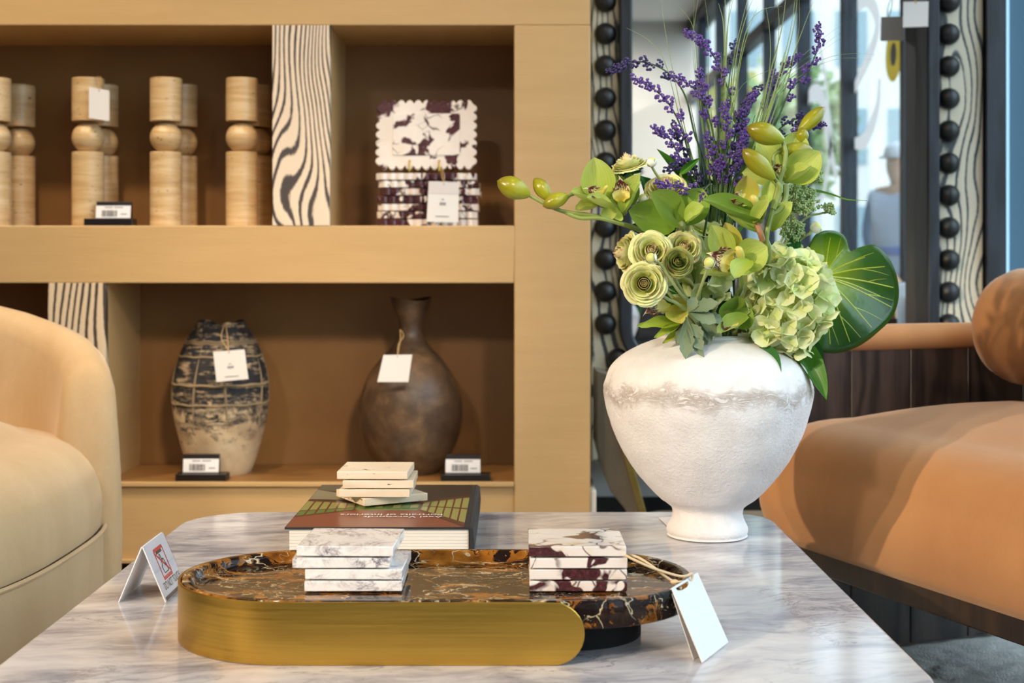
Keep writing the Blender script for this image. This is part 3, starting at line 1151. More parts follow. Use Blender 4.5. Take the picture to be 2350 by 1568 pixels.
card_tag('price_tag', 'blank white paper tag hanging on the third front candle holder', [W(204, 200, 3.075), W(251, 208, 3.08), W(251, 278, 3.08), W(204, 271, 3.075)],
         [[W(227, 207, 3.078), W(226, 190, 3.085), W(224, 176, 3.10)], [W(227, 207, 3.078), W(231, 190, 3.085), W(230, 176, 3.10)]])


def label_stand(px0, px1, pb0, pb1, ytop, ymid, ybase, zfl, D, label):
    """black sign block with a slanted white barcode label"""
    sc = D / F
    x0, x1 = (px0 - VX) * sc, (px1 - VX) * sc
    b0, b1 = (pb0 - VX) * sc, (pb1 - VX) * sc
    zt, zm, zb = [CZ - (y - HY) * sc for y in (ytop, ymid, ybase)]
    t = thing('label_stand', label, 'label stand', ((b0 + b1) / 2, D + 0.02, zfl), 'barcode label stands')
    hb = max(0.012, zb - zfl)
    part('base', MB().box((b0, D - 0.012, zfl), (b1, D + 0.03, zfl + hb)), 'black_plastic', t, 0.001)
    zl = zfl + hb
    H = zt - zl
    part('back_block', MB().prism([(D + 0.008, zl), (D + 0.026, zl), (D + 0.026, zt), (D + 0.014, zt)], x0, x1, 0, lambda a, b, c: (c, a, b)), 'black_plastic', t, 0.0006)
    h0, h1 = zl + H * 0.04, zl + H * 0.76
    yy = lambda z: D + 0.008 + 0.006 * (z - zl) / H - 0.001
    l = part('label', MB().slab([(x0, yy(h1), h1), (x1, yy(h1), h1), (x1, yy(h0), h0), (x0, yy(h0), h0)], (0, -1, 0.1), 0.0008), 'label_white', t, smooth=False)
    mb = MB()
    rnd = random.Random(int(px0))
    x = x0 + (x1 - x0) * 0.18
    while x < x0 + (x1 - x0) * 0.62:
        w = rnd.choice((0.0008, 0.0012, 0.0018))
        za, zb2 = lerp(h0, h1, 0.12), lerp(h0, h1, 0.62)
        mb.slab([(x, yy(zb2) - 0.0006, zb2), (x + w, yy(zb2) - 0.0006, zb2), (x + w, yy(za) - 0.0006, za), (x, yy(za) - 0.0006, za)], (0, -1, 0.1), 0.0004)
        x += w + rnd.choice((0.0009, 0.0014))
    part('barcode', mb, 'ink', l, smooth=False)
    mb = MB()
    for (u0, u1, v0, v1) in ((0.72, 0.9, 0.28, 0.36), (0.25, 0.48, 0.82, 0.9), (0.53, 0.78, 0.82, 0.9)):
        za, zb2 = lerp(h0, h1, v0), lerp(h0, h1, v1)
        xa, xb = lerp(x0, x1, u0), lerp(x0, x1, u1)
        mb.slab([(xa, yy(zb2) - 0.0006, zb2), (xb, yy(zb2) - 0.0006, zb2), (xb, yy(za) - 0.0006, za), (xa, yy(za) - 0.0006, za)], (0, -1, 0.1), 0.0004)
    part('print', mb, 'ink_grey', l, smooth=False)


label_stand(217, 297, 196, 306, 462, 470, 502, z_m1, 3.066, 'barcode label stand in front of the candle holders')
label_stand(418, 500, 405, 521, 1045, 1055, 1087, z_b, 3.075, 'barcode label stand in front of the black and cream vase')
label_stand(1022, 1102, 1012, 1125, 1046, 1060, 1088, z_b, 3.075, 'barcode label stand to the right of the brown vase')

# ---------------------------------------------------------------- scalloped marble trays


def scallop(w, h, nx, ny, amp):
    """outline of a tray with semicircular scallops"""
    pts = []

    def side(ax, ay, bx, by, n):
        dx, dy = (bx - ax) / n, (by - ay) / n
        L = math.hypot(dx, dy)
        nx_, ny_ = dy / L, -dx / L
        for i in range(n):
            for j in range(6):
                t = j / 6
                o = math.sin(PI * t) ** 0.7 * amp
                pts.append((ax + dx * (i + t) + nx_ * o, ay + dy * (i + t) + ny_ * o))
    x, y = w / 2, h / 2
    side(-x, -y, x, -y, nx)
    side(x, -y, x, y, ny)
    side(x, y, -x, y, nx)
    side(-x, y, -x, -y, ny)
    return pts


def scallop_tray(w, h, nx, ny, t, amp):
    o = scallop(w, h, nx, ny, amp)
    ins = rounded_rect(-w * 0.36, -h * 0.34, w * 0.36, h * 0.34, 0.004, 2)
    return MB().prism(o, 0, t, 0), MB().prism(ins, 0, 0.002, 0)


cx = (985 - VX) / F * 3.17
pile = [(0, 0), (-.001, .3), (.002, -.5), (-.001, .2), (.006, .4), (.003, -.4), (-.003, .3)]
th = 0.0168
ords = ['lowest', 'second', 'third', 'fourth', 'fifth', 'sixth', 'topmost']
smesh = scallop_tray(0.205, 0.15, 11, 8, th - 0.0022, 0.008)[0].mesh('scalloped_tray', 'viola_b', angle=30)
for i, (dx, rz) in enumerate(pile):
    o = link('scalloped_tray', smesh, None, (cx + dx, 3.18, z_m1 + 0.0005 + i * th))
    o.rotation_euler.z = math.radians(rz)
    mods(o, 0.0012)
    tag(o, '%s violet-veined scalloped marble tray of the flat pile%s' % (ords[i], '' if i < 6 else ', under the upright one'), 'tray', 'flat pile of scalloped marble trays')
zt7 = z_m1 + 7 * th
es = thing('tray_easel', 'small brass easel with two pins under the upright scalloped tray', 'easel', (cx, 3.19, zt7))
for px in (943, 1010):
    x = (px - VX) / F * 3.15
    part('pin', MB().tube([(x, 3.106, zt7 + 0.004), (x, 3.108, zt7 + 0.024)], 0.0022, 8).ball((x, 3.108, zt7 + 0.025), 0.003, 8), 'gold_pin', es)
    part('foot', MB().tube([(x, 3.106, zt7 + 0.0025), (x, 3.24, zt7 + 0.0025)], 0.0022, 6), 'gold_pin', es)
    part('back_rest', MB().tube([(x, 3.215, zt7 + 0.003), (x, 3.235, zt7 + 0.10)], 0.0022, 6), 'gold_pin', es)
a, b = scallop_tray(0.205, 0.14, 11, 7, 0.013, 0.009)
ux = Vector((1, 0, 0))
uy = Vector((0, 0.17, 0.985)).normalized()
tw = frame_matrix(Vector((cx - 0.004, 3.143, zt7 + 0.083)), ux, uy)
up = thing('upright_scalloped_tray', 'violet-veined scalloped marble tray standing upright on top of the pile', 'tray', (cx - 0.004, 3.143, zt7 + 0.006))
for mb, nm in ((a, 'slab'), (b, 'panel')):
    for v in range(len(mb.v)):
        q = mb.v[v].copy()
        if nm == 'panel':
            q.z += 0.0128
        mb.v[v] = tw @ Vector((q.x, q.y, q.z))
# z of the frame points to the viewer
part('slab', a, 'viola_b', up, 0.0015, angle=30)
part('raised_panel', b, 'viola_b', up, 0.0008, angle=30)
card_tag('price_tag', 'folded white tag hanging over the pile of scalloped trays', [W(984, 416, 3.06), W(1054, 418, 3.06), W(1051, 511, 3.055), W(979, 509, 3.055)],
         [[W(1018, 420, 3.06), W(1014, 404, 3.065), W(1012, 385, 3.12)], [W(1018, 420, 3.06), W(1019, 404, 3.065), W(1014, 384, 3.12)]], mark=True, flap=True)

# ---------------------------------------------------------------- two vases in the lower niche
VD = 3.20
sc = VD / F


def prof_px(axis, rows):
    return [(r * sc, CZ - (y - HY) * sc - z_b) for y, r in rows]


rows = [(1094, 62), (1088, 68), (1050, 81), (1010, 93), (970, 102), (930, 107), (890, 108), (850, 103), (800, 88), (760, 66), (737, 52)]
o0 = smooth_prof([(0, 0)] + [(r * sc, max(0.0, CZ - (y - HY) * sc - z_b)) for y, r in rows], 60)
top = o0[-1]
inner = [(top[0] - 0.004, top[1] - 0.001), (top[0] - 0.002, top[1] - 0.02), (top[0] + 0.01, top[1] - 0.05)]
vx = (507 - VX) * sc


def lip_dip(p, a):
    f = max(0.0, (p.z - 0.30) / 0.055)
    d = math.exp(-((a - 1.5 * PI) / 0.33) ** 2) + 0.9 * math.exp(-((a - 0.5 * PI) / 0.45) ** 2)
    s_ = 1 - 0.10 * f * f * d
    return Vector((p.x * s_, p.y * s_, p.z - 0.026 * min(f, 1) ** 2 * d + 0.004 * f * math.sin(3 * a)))


va = thing('textured_vase', 'worn black and cream clay vase with ribbed bands and an uneven mouth', 'vase', (vx, VD, z_b))
part('body', MB().lathe(o0 + inner, (vx, VD, z_b), 72, 0, lip_dip), 'blackvase', va, angle=60)
rad = lambda z: curve1(sorted([(q[1], q[0]) for q in o0[1:]]), z)
for y, r0 in ((781, .0022), (786, .0022), (815, .0026), (878, .0034), (922, .0028)):
    z = CZ - (y - HY) * sc - z_b
    pts = [(vx + (rad(z) + 0.0004) * math.cos(i * PI / 36), VD + (rad(z) + 0.0004) * math.sin(i * PI / 36), z_b + z + 0.001 * math.sin(i)) for i in range(73)]
    part('rib_band', MB().tube(pts, r0, 6, cap=False), 'clay_rib', va)
for k in range(8):
    a0 = k * PI / 4 + 0.35
    pts = []
    for i in range(16):
        z = lerp(0.10, 0.305, i / 15)
        a_ = a0 + 0.14 * (i / 15) * (1 if k % 2 else -1)
        pts.append((vx + (rad(z)) * math.cos(a_), VD + (rad(z)) * math.sin(a_), z_b + z))
    part('upright_rib', MB().tube(pts, [0.0005 + 0.0022 * math.sin(PI * min(1, i / 6 * 0.5)) for i in range(16)], 6), 'clay_rib', va)
card_tag('price_tag', 'square white tag with a small mark on the black and cream vase', [W(489, 808, 3.06), W(561, 802, 3.06), W(570, 870, 3.055), W(497, 877, 3.055)],
         [[W(525, 806, 3.06), W(508, 775, 3.085), W(516, 742, 3.14)], [W(525, 806, 3.06), W(522, 775, 3.085), W(518, 742, 3.14)]], mark=True)

rows = [(1092, 58), (1085, 63), (1060, 80), (1030, 98), (990, 112), (950, 117), (910, 115), (870, 103), (830, 76), (800, 48), (775, 31), (755, 27), (730, 30), (700, 42), (686, 47)]
o1 = smooth_prof([(0, 0)] + [(r * sc, max(0.0, CZ - (y - HY) * sc - z_b)) for y, r in rows], 70)
top = o1[-1]
bx = (943 - VX) * sc
vb = thing('bottle_vase', 'tall brown leathery bottle vase with a flared neck', 'vase', (bx, VD, z_b))
part('body', MB().lathe(o1 + [(top[0] - 0.003, top[1]), (top[0] - 0.012, top[1] - 0.03), (0.02, top[1] - 0.07)], (bx, VD, z_b), 64, 0,
                        lambda p, a: Vector((p.x * (1 + 0.012 * math.sin(2 * a + p.z * 20)), p.y * (1 + 0.012 * math.cos(3 * a)), p.z + (0.004 * math.sin(2 * a + 0.6) if p.z > 0.38 else 0)))), 'brownvase', vb, angle=60)
card_tag('price_tag', 'square blank white tag tied to the neck of the brown vase', [W(880, 815, 3.055), W(946, 814, 3.055), W(937, 877, 3.05), W(866, 877, 3.05)],
         [[W(912, 818, 3.055), W(915, 790, 3.07), W(926, 772, 3.10), W(920, 757, 3.11)], [W(912, 818, 3.055), W(919, 780, 3.09), W(918, 757, 3.11)]])

# ================================================================== mirror with beaded frame
MY = 3.385                                           # mirror glass
FY = 3.29                                            # face of the frame
zm = lambda y, D=FY: CZ - (y - HY) / F * D
xm = lambda x, D=FY: (x - VX) / F * D
mr = thing('beaded_mirror', 'wall mirror in a striped wood frame with a row of black beads', 'mirror', (0.62, WY - 0.02, zm(1062)))
mx0, mx1 = 0.180, xm(2266)
ix0, ix1 = xm(1421), xm(2157)                        # outer edge of the inner black frame
zb0, zb1, ztp = zm(1062), zm(852), 2.55
BY = FY + 0.03
part('frame_board', MB().box((mx0, BY, zb0), (ix0 + 0.03, WY - 0.002, ztp)), 'zebra_c', mr, 0.003)
part('frame_board', MB().box((ix1 - 0.012, BY, zb0), (mx1, WY - 0.002, ztp)), 'zebra_c', mr, 0.003)
part('frame_board', MB().box((ix0 + 0.03, BY, zb0), (ix1 - 0.012, WY - 0.002, zb1 + 0.012)), 'zebra_c', mr, 0.003)
part('frame_board', MB().box((ix0 + 0.03, BY, 2.42), (ix1 - 0.012, WY - 0.002, ztp)), 'zebra_c', mr, 0.003)
part('corner_fill', MB().prism([(ix0 + 0.028, zb1 + 0.01), (ix0 + 0.075, zb1 + 0.01), (ix0 + 0.04, zb1 + 0.03), (ix0 + 0.028, zb1 + 0.07)], BY + 0.004, MY, 0, lambda a, b, c: (a, c, b)), 'zebra_c', mr)
part('mirror_glass', MB().box((ix0 + 0.01, MY, zb1 + 0.01), (ix1 - 0.008, WY - 0.006, 2.44)), 'mirror_glass', mr, smooth=False)
path = rounded_rect(ix0 + 0.016, zb1 + 0.016, ix1 - 0.014, 2.43, 0.085, 10)
mb = MB()
n = len(path)
for i in range(n):
    p, q, r = path[i - 1], path[i], path[(i + 1) % n]
    d = Vector((r[0] - p[0], r[1] - p[1])).normalized()
    nx_, nz_ = -d.y, d.x
    for (o, y) in ((-0.015, FY), (0.015, FY), (0.015, MY + 0.004), (-0.015, MY + 0.004)):
        mb.v.append(Vector((q[0] + nx_ * o, y, q[1] + nz_ * o)))
for i in range(n):
    for j in range(4):
        a, b = i * 4 + j, i * 4 + (j + 1) % 4
        c, d = ((i + 1) % n) * 4 + (j + 1) % 4, ((i + 1) % n) * 4 + j
        mb.f.append([a, b, c, d])
        mb.mi.append(0)
part('inner_frame', mb, 'frame_black', mr, 0.005, 2, angle=30)
bead = MB()
bead.ball((0, 0, 0), 0.0255, 24)
bme = bead.mesh('bead', 'bead_black')
spots = []
for k in range(-9, 10):
    y = 297 + 74.6 * k
    z = zm(y)
    if z > 2.48:
        continue
    if y < 760:
        spots.append((xm(1391), z))
    if y < 850:
        spots.append((xm(2185), z - 0.0015))
for k in range(12):
    spots.append((xm(1420 + 64 * k), zm(826 if k == 0 else 868)))
for x, z in spots:
    link('bead', bme, mr, (x - mr.location.x, BY - 0.004 - mr.location.y, z - mr.location.z))
card_tag('price_tag', 'white paper tag hanging on the mirror frame at the top', [W(2073, 4, 3.285), W(2131, 3, 3.285), W(2130, 61, 3.284), W(2072, 63, 3.284)],
         [[W(2101, 6, 3.265), W(2097, -20, 3.27), W(2105, -50, 3.275)], [W(2101, 6, 3.265), W(2106, -20, 3.27), W(2108, -50, 3.275)]])

# ================================================================== grey chair with brass edge behind the vase
gc = thing('accent_chair', 'dark grey upholstered chair with a brass edge between shelf and mirror', 'chair', (W(1400, HY, 3.15).x, 3.15, 0))
gp = lambda x, y, d: W(x, y, d)
left = [(1325, 900), (1345, 960), (1368, 1020), (1384, 1080), (1400, 1125), (1432, 1165), (1470, 1240), (1500, 1330)]
right = [(1398, 858), (1402, 920), (1416, 985), (1430, 1040), (1444, 1090), (1457, 1140), (1478, 1215), (1506, 1330)]
poly = [(1335, 862), (1365, 850)] + right + left[::-1]
pw = [(max(W(x, y, 3.12).x, 0.18), W(x, y, 3.12).z) for x, y in poly if not (x < 1345 and y < 950 and y > 870)]
part('shell', MB().prism(pw, 3.10, 3.25, 0, lambda a, b, c: (a, c, b)), 'grey_leather', gc, 0.012, 3, angle=50)
tr = []
for (x, y) in right:
    tr.append((W(x - 2, y, 3.10).x, W(x, y, 3.10).z))
tr2 = [(x + 0.017, z) for x, z in tr]
part('brass_edge', MB().prism(tr + tr2[::-1], 3.092, 3.245, 0, lambda a, b, c: (a, c, b)), 'brass_trim', gc, 0.002)
sx = W(1500, 1330, 3.15)
part('seat', MB().prism(rounded_rect(sx.x - 0.02, 3.06, sx.x + 0.30, 3.26, 0.05, 5), 0.06, 0.16), 'grey_leather', gc, 0.02, 3)
part('foot', MB().box((sx.x, 3.08, 0), (sx.x + 0.25, 3.24, 0.06)), 'black_paint', gc, 0.004)

# ================================================================== armchair on the left
ac = thing('velvet_armchair', 'cream velvet armchair with a rounded back at the left', 'armchair', (-1.055, 2.20, 0))
CXA, CYA, HA, HB = -1.055, 2.20, 0.375, 0.50


def outline(a, ox=0.0):
    """superellipse in plan, a = 0 right, pi/2 far side"""
    e = 0.72
    c, s_ = math.cos(a), math.sin(a)
    return Vector((CXA + (HA + ox) * math.copysign(abs(c) ** e, c), CYA + (HB + ox) * math.copysign(abs(s_) ** e, s_), 0))


mb = MB()
mb.grid(lambda u, v: outline(u * 2 * PI, -0.006) + Vector((0, 0, 0.035 + 0.235 * v)), 72, 4, True)
part('base_skirt', mb, 'velvet', ac)
part('plinth', MB().grid(lambda u, v: outline(u * 2 * PI, -0.05) + Vector((0, 0, 0.036 * v)), 48, 1, True), 'black_paint', ac)
part('seam_piping', MB().tube([outline(i * PI / 36, -0.003) + Vector((0, 0, 0.272)) for i in range(73)], 0.0035, 6, cap=False), 'velvet', ac)


def cushion(u, v):
    a = u * 2 * PI
    t = v
    if t < 0.45:                                      # rolled side
        b = t / 0.45 * PI / 2
        k = -0.010 + 0.012 * math.sin(b * 2)
        p = outline(a, k - 0.11 * (1 - math.cos(b)))
        p.z = 0.274 + 0.155 * math.sin(b)
        return p
    q = (t - 0.45) / 0.55
    p0 = outline(a, -0.12)
    p = p0.lerp(Vector((CXA, CYA, 0)), q)
    p.z = 0.429 + 0.078 * math.sin(q * PI / 2) ** 0.9
    return p


part('seat_cushion', MB().grid(cushion, 72, 22, True), 'velvet', ac, angle=80)
# barrel back: swept wall with rounded rim and ends
A0, A1 = math.radians(22), math.radians(158)
NS = 90
path = [outline(lerp(A0, A1, i / NS), -0.03) for i in range(NS + 1)]
arc = [0.0]
for a, b in zip(path, path[1:]):
    arc.append(arc[-1] + (b - a).length)
L = arc[-1]


def back(u, v):
    i = min(int(v * NS + 0.5), NS)
    s_ = arc[i]
    e = min(s_, L - s_)
    h0 = curve1([(0, .51), (.06, .545), (.16, .59), (.30, .63), (.5, .675), (.75, .705), (1.2, .715)], e)
    k = min(e / 0.055, 1.0)
    endf = math.sqrt(max(0.0, 1 - (1 - k) ** 2))
    h = max(0.06, h0 * (0.25 + 0.75 * endf ** 0.8)) if k < 1 else h0
    tk = 0.045 * (0.35 + 0.65 * endf)
    d = (path[min(i + 1, NS)] - path[max(i - 1, 0)]).normalized()
    nrm = Vector((d.y, -d.x, 0))
    # cross-section: up the outside, over the rim, down the inside
    if u < 0.4:
        t = u / 0.4
        o, z = tk, lerp(0.02, h - tk, t)
        o += 0.012 * math.sin(PI * t)
    elif u < 0.6:
        b = (u - 0.4) / 0.2 * PI
        o, z = tk * math.cos(b), h - tk + tk * math.sin(b)
    else:
        t = (u - 0.6) / 0.4
        o, z = -tk - 0.02 * math.sin(PI * t), lerp(h - tk, 0.02, t)
    return path[i] + nrm * o + Vector((0, 0, max(z, 0.02)))


part('curved_back', MB().grid(back, 30, NS), 'velvet', ac, angle=80)

# ================================================================== tan chair on the right
UU, VV = Vector((0.927, 0.375, 0)), Vector((0.375, -0.927, 0))
Q0 = Vector((0.430, 2.50, 0))


def R(u, v, z):
    return Q0 + UU * u + VV * v + Vector((0, 0, z))


rc = thing('suede_armchair', 'wide tan suede armchair with dark plank sides at the right', 'armchair', (Q0.x + 0.4, Q0.y - 0.1, 0.02))


def box_l(mb, u0, v0, z0, u1, v1, z1):
    c = [R(u0, v0, z0), R(u1, v0, z0), R(u1, v1, z0), R(u0, v1, z0), R(u0, v0, z1), R(u1, v0, z1), R(u1, v1, z1), R(u0, v1, z1)]
    return mb.add(c, [(0, 3, 2, 1), (4, 5, 6, 7), (0, 1, 5, 4), (1, 2, 6, 5), (2, 3, 7, 6), (3, 0, 4, 7)])


pw_ = 0.131
for va_, vb_ in ((-0.035, -0.005), (1.005, 1.035)):
    side = part('side_panel', box_l(MB(), 0.075, va_ + 0.004, 0.02, 0.70, vb_ - 0.004, 0.565), 'black_paint', rc)
    k = 0
    u = 0.067
    while u < 0.70:
        part('plank', box_l(MB(), u, va_, 0.02, min(u + pw_ - 0.0015, 0.705), vb_, 0.57), 'wood', side, 0.0015)
        u += pw_
    rz = 0.585
    pts = [R(0.05, (va_ + vb_) / 2, rz), R(0.15, (va_ + vb_) / 2, rz), R(0.45, (va_ + vb_) / 2, rz), R(0.70, (va_ + vb_) / 2, rz)]
    part('arm_rail', MB().tube(spline(pts, 20), [0.012] + [0.026] * 19 + [0.02], 16), 'suede', rc)

# seat block, rounded and crowned
SU, SV = 0.62, 1.0


def seat(u, v):
    a = u * 2 * PI
    e = 0.2
    c, s_ = math.cos(a), math.sin(a)
    cu = math.copysign(abs(c) ** e, c)
    cv = math.copysign(abs(s_) ** e, s_)
    if v < 0.08:
        t = v / 0.08
        ins, z = 0.012 * (1 - t), 0.25 + 0.012 * t
    elif v < 0.42:
        t = (v - 0.08) / 0.34
        ins, z = -0.014 * math.sin(PI * t), 0.262 + 0.115 * t
    elif v < 0.74:
        b = (v - 0.42) / 0.32 * PI / 2
        ins, z = 0.095 * (1 - math.cos(b)), 0.377 + 0.078 * math.sin(b)
    else:
        q = (v - 0.74) / 0.26
        ins, z = lerp(0.095, SU / 2, q), 0.455 + 0.040 * math.sin(q * PI / 2)
    hu, hv = SU / 2, SV / 2
    return R(-0.02 + hu + (hu - ins) * cu, hv + (hv - min(ins, hv)) * cv, z)


part('seat_cushion', MB().grid(seat, 96, 36, True), 'suede', rc, angle=80)
part('seat_rail', box_l(MB(), -0.005, 0.0, 0.214, SU - 0.02, SV, 0.252), 'wood_brown', rc, 0.003)


def bolster(u, v):
    a = u * 2 * PI
    Lb, r = 0.97, 0.108
    s_ = v * (Lb)
    e = min(s_, Lb - s_)
    k = min(e / 0.085, 1)
    rr = r * math.sqrt(max(0.0, 1 - (1 - k) ** 2)) ** 0.85
    return R(0.512 + rr * 1.02 * math.cos(a), 0.015 + s_, 0.607 + rr * math.sin(a))


part('back_bolster', MB().grid(bolster, 40, 40, True), 'suede', rc, angle=80)
part('back_panel', box_l(MB(), 0.60, 0.0, 0.25, 0.63, SV, 0.66), 'wood', rc, 0.004)

# rug
rgx0, rgx1, rgy0, rgy1 = -0.6, 1.50, 0.25, 2.95
mb = MB()


def rugf(u, v):
    x, y = lerp(rgx0, rgx1, u), lerp(rgy0, rgy1, v)
    z = 0.014 + 0.006 * noise.noise(Vector((x * 30, y * 30, 0))) + 0.004 * noise.noise(Vector((x * 80, y * 80, 3)))
    if u in (0, 1) or v in (0, 1):
        z = 0.001
    return Vector((x, y, z))


mb.grid(rugf, 150, 190)
single('rug', mb, 'rug', 'pale shaggy rug on the dark floor under the tan chair', 'rug', (0.45, 1.6, 0))

# ================================================================== marble table
TZ = CZ - 0.381
tb = thing('coffee_table', 'low grey veined marble coffee table with rounded corners', 'table', (-0.05, 1.71, 0.02))
TP = rounded_rect(-0.492, 1.23, 0.387, 2.195, [0.09, 0.085, 0.11, 0.09], 12)
part('table_top', MB().prism(TP, TZ - 0.03, TZ), 'marble', tb, 0.004, 3)
for (x, y) in ((-0.36, 1.45), (0.26, 1.45), (-0.36, 1.98), (0.26, 1.98)):
    part('leg', MB().prism([(x + 0.05 * math.cos(i * PI / 12), y + 0.05 * math.sin(i * PI / 12)) for i in range(24)], 0.018, TZ - 0.03), 'marble', tb, 0.004)

# ---------------------------------------------------------------- brass and marble tray
tyc, tr_ = 1.477, 0.127
tx0, tx1 = -0.346, 0.1864
ZT = TZ + 0.0597
ty = thing('oval_tray', 'long oval black and gold marble tray in a brushed brass band', 'tray', (-0.08, tyc, TZ))


def stadium(o, n=24):
    r = tr_ + o
    pts = []
    for i in range(n + 1):
        a = -PI / 2 + PI * i / n
        pts.append((tx1 - tr_ + r * math.cos(a), tyc + r * math.sin(a)))
    for i in range(n + 1):
        a = PI / 2 + PI * i / n
        pts.append((tx0 + tr_ + r * math.cos(a), tyc + r * math.sin(a)))
    return pts


mb = MB()
rings = [(-0.012, ZT - 0.026), (-0.0045, ZT - 0.026), (-0.0032, ZT - 0.0245), (-0.0032, ZT - 0.001), (-0.0045, ZT + 0.0012), (-0.010, ZT + 0.0015), (-0.0125, ZT + 0.0005), (-0.0145, ZT - 0.003), (-0.017, ZT - 0.0075), (-0.021, ZT - 0.0095), (-0.030, ZT - 0.010)]
st = [stadium(o) for o, z in rings]
n = len(st[0])
for (o, z), q in zip(rings, st):
    mb.v += [Vector((x, y, z)) for x, y in q]
for k in range(len(rings) - 1):
    for i in range(n):
        mb.f.append([k * n + i, k * n + (i + 1) % n, (k + 1) * n + (i + 1) % n, (k + 1) * n + i])
        mb.mi.append(0)
mb.f.append(list(range((len(rings) - 1) * n, len(rings) * n)))
mb.f.append(list(range(n))[::-1])
mb.mi += [0, 0]
part('marble_dish', mb, 'blackgold', ty, angle=50)
# brass band: round the left end, ends rounded in elevation
xe = 0.067 - 0.03
bp = []
for i in range(13):
    bp.append((lerp(xe + 0.03, tx0 + tr_, i / 12), tyc - tr_))
for i in range(1, 40):
    a = -PI / 2 - PI * i / 40
    bp.append((tx0 + tr_ + tr_ * math.cos(a), tyc + tr_ * math.sin(a)))
for i in range(13):
    bp.append((lerp(tx0 + tr_, xe + 0.03, i / 12), tyc + tr_))


def band_pts():
    """stations along the band with half height (rounded ends)"""
    out = []
    dense = []
    for i in range(9):
        t = math.sin(i / 8 * PI / 2)
        dense.append(1 - math.cos(i / 8 * PI / 2))
    x1 = xe + 0.03
    for t in dense[:-1]:
        out.append(((x1 - 0.03 * t, tyc - tr_), 0.03 * math.sqrt(max(0, 1 - (1 - t) ** 2))))
    for p in bp:
        if abs(p[1] - tyc) > tr_ - 1e-6 and p[0] > xe:
            continue
        out.append((p, 0.03))
    for t in dense[:-1][::-1]:
        out.append(((x1 - 0.03 * t, tyc + tr_), 0.03 * math.sqrt(max(0, 1 - (1 - t) ** 2))))
    return out


bs = band_pts()
mb = MB()
zc = TZ + 0.0303
m = len(bs)
for i, (p, h) in enumerate(bs):
    a, b = bs[max(i - 1, 0)][0], bs[min(i + 1, m - 1)][0]
    d = Vector((b[0] - a[0], b[1] - a[1], 0)).normalized()
    nrm = Vector((-d.y, d.x, 0))
    h = max(h, 0.0015)
    for (o, z) in ((0.0, zc - h), (0.0, zc + h), (0.003, zc + h), (0.003, zc - h)):
        q = Vector((p[0], p[1], 0)) - nrm * o
        # the inside of the band lies towards the middle of the tray
        mb.v.append(Vector((q.x, q.y, z)))
for i in range(m - 1):
    for j in range(4):
        mb.f.append([i * 4 + j, i * 4 + (j + 1) % 4, (i + 1) * 4 + (j + 1) % 4, (i + 1) * 4 + j])
        mb.mi.append(0)
mb.f += [[0, 1, 2, 3], [(m - 1) * 4 + 3, (m - 1) * 4 + 2, (m - 1) * 4 + 1, (m - 1) * 4]]
mb.mi += [0, 0]
part('brass_band', mb, 'brass', ty, 0.0006, 1, angle=35)
part('dish_shadow_block', MB().prism([(x * 0.985 + 0.015 * -0.2, (y - tyc) * 0.96 + tyc) for x, y in stadium(-0.05)], TZ, TZ + 0.034), 'shadow_black', ty)  # black block standing in for the shadow under the dish

# ---------------------------------------------------------------- coasters
ZD = ZT - 0.010                                       # dish floor


def coaster(name, label, group, mat, x, y, z, w, d, t, rz, feet=True):
    o = thing(name, label, 'coaster', (x, y, z), group)
    o.rotation_euler.z = math.radians(rz)
    key = (name, w, d, t)
    if key not in CM:
        CM[key] = (MB().box((-w / 2, -d / 2, 0.0014), (w / 2, d / 2, t - 0.0001)).mesh('slab', mat),
                   MB().lathe([(0, 0), (0.005, 0), (0.006, 0.0006), (0.006, 0.0015), (0, 0.0015)], n=12).mesh('foot', 'clear_pad'))
    s_ = link('slab', CM[key][0], o)
    mods(s_, 0.0008)
    for i in (-1, 1):
        for j in (-1, 1):
            link('foot', CM[key][1], o, (i * w * 0.40, j * d * 0.40, 0))
    return o


CM = {}


def on_plane(px, py, z):
    d = (CZ - z) * F / (py - HY)
    return W(px, py, d)


orders = ['bottom', 'second from the bottom', 'second from the top', 'top']
tc = 0.0116
# white grey-veined stack: (front left x, front right x, front bottom y, rotation)
y_f = 1.434
for i, (xl, xr, rz, dy) in enumerate([(697, 922, 0.4, 0.0), (701, 925, -1.2, 0.002), (668, 893, 1.0, 0.001), (681, 908, -2.2, 0.003)]):
    z = ZD + 0.0003 + i * tc
    xc = ((xl + xr) / 2 - VX) / F * y_f
    coaster('marble_coaster', '%s coaster of the white grey-veined marble stack on the tray' % orders[i], 'white grey-veined marble coasters', 'arab', xc, y_f + 0.05 + dy, z, 0.0985, 0.0985, tc, rz)
for i, (xl, xr, rz, dy) in enumerate([(1215, 1439, 0.2, 0.0), (1216, 1440, -0.4, 0.001), (1216, 1439, 0.3, 0.0), (1214, 1437, 0.1, 0.002)]):
    z = ZD + 0.0003 + i * tc
    xc = ((xl + xr) / 2 - VX) / F * y_f
    coaster('violet_marble_coaster', '%s coaster of the violet-veined marble stack on the tray' % orders[i], 'violet-veined marble coasters', 'viola', xc, y_f + 0.05 + dy, z, 0.0985, 0.0985, tc, rz)

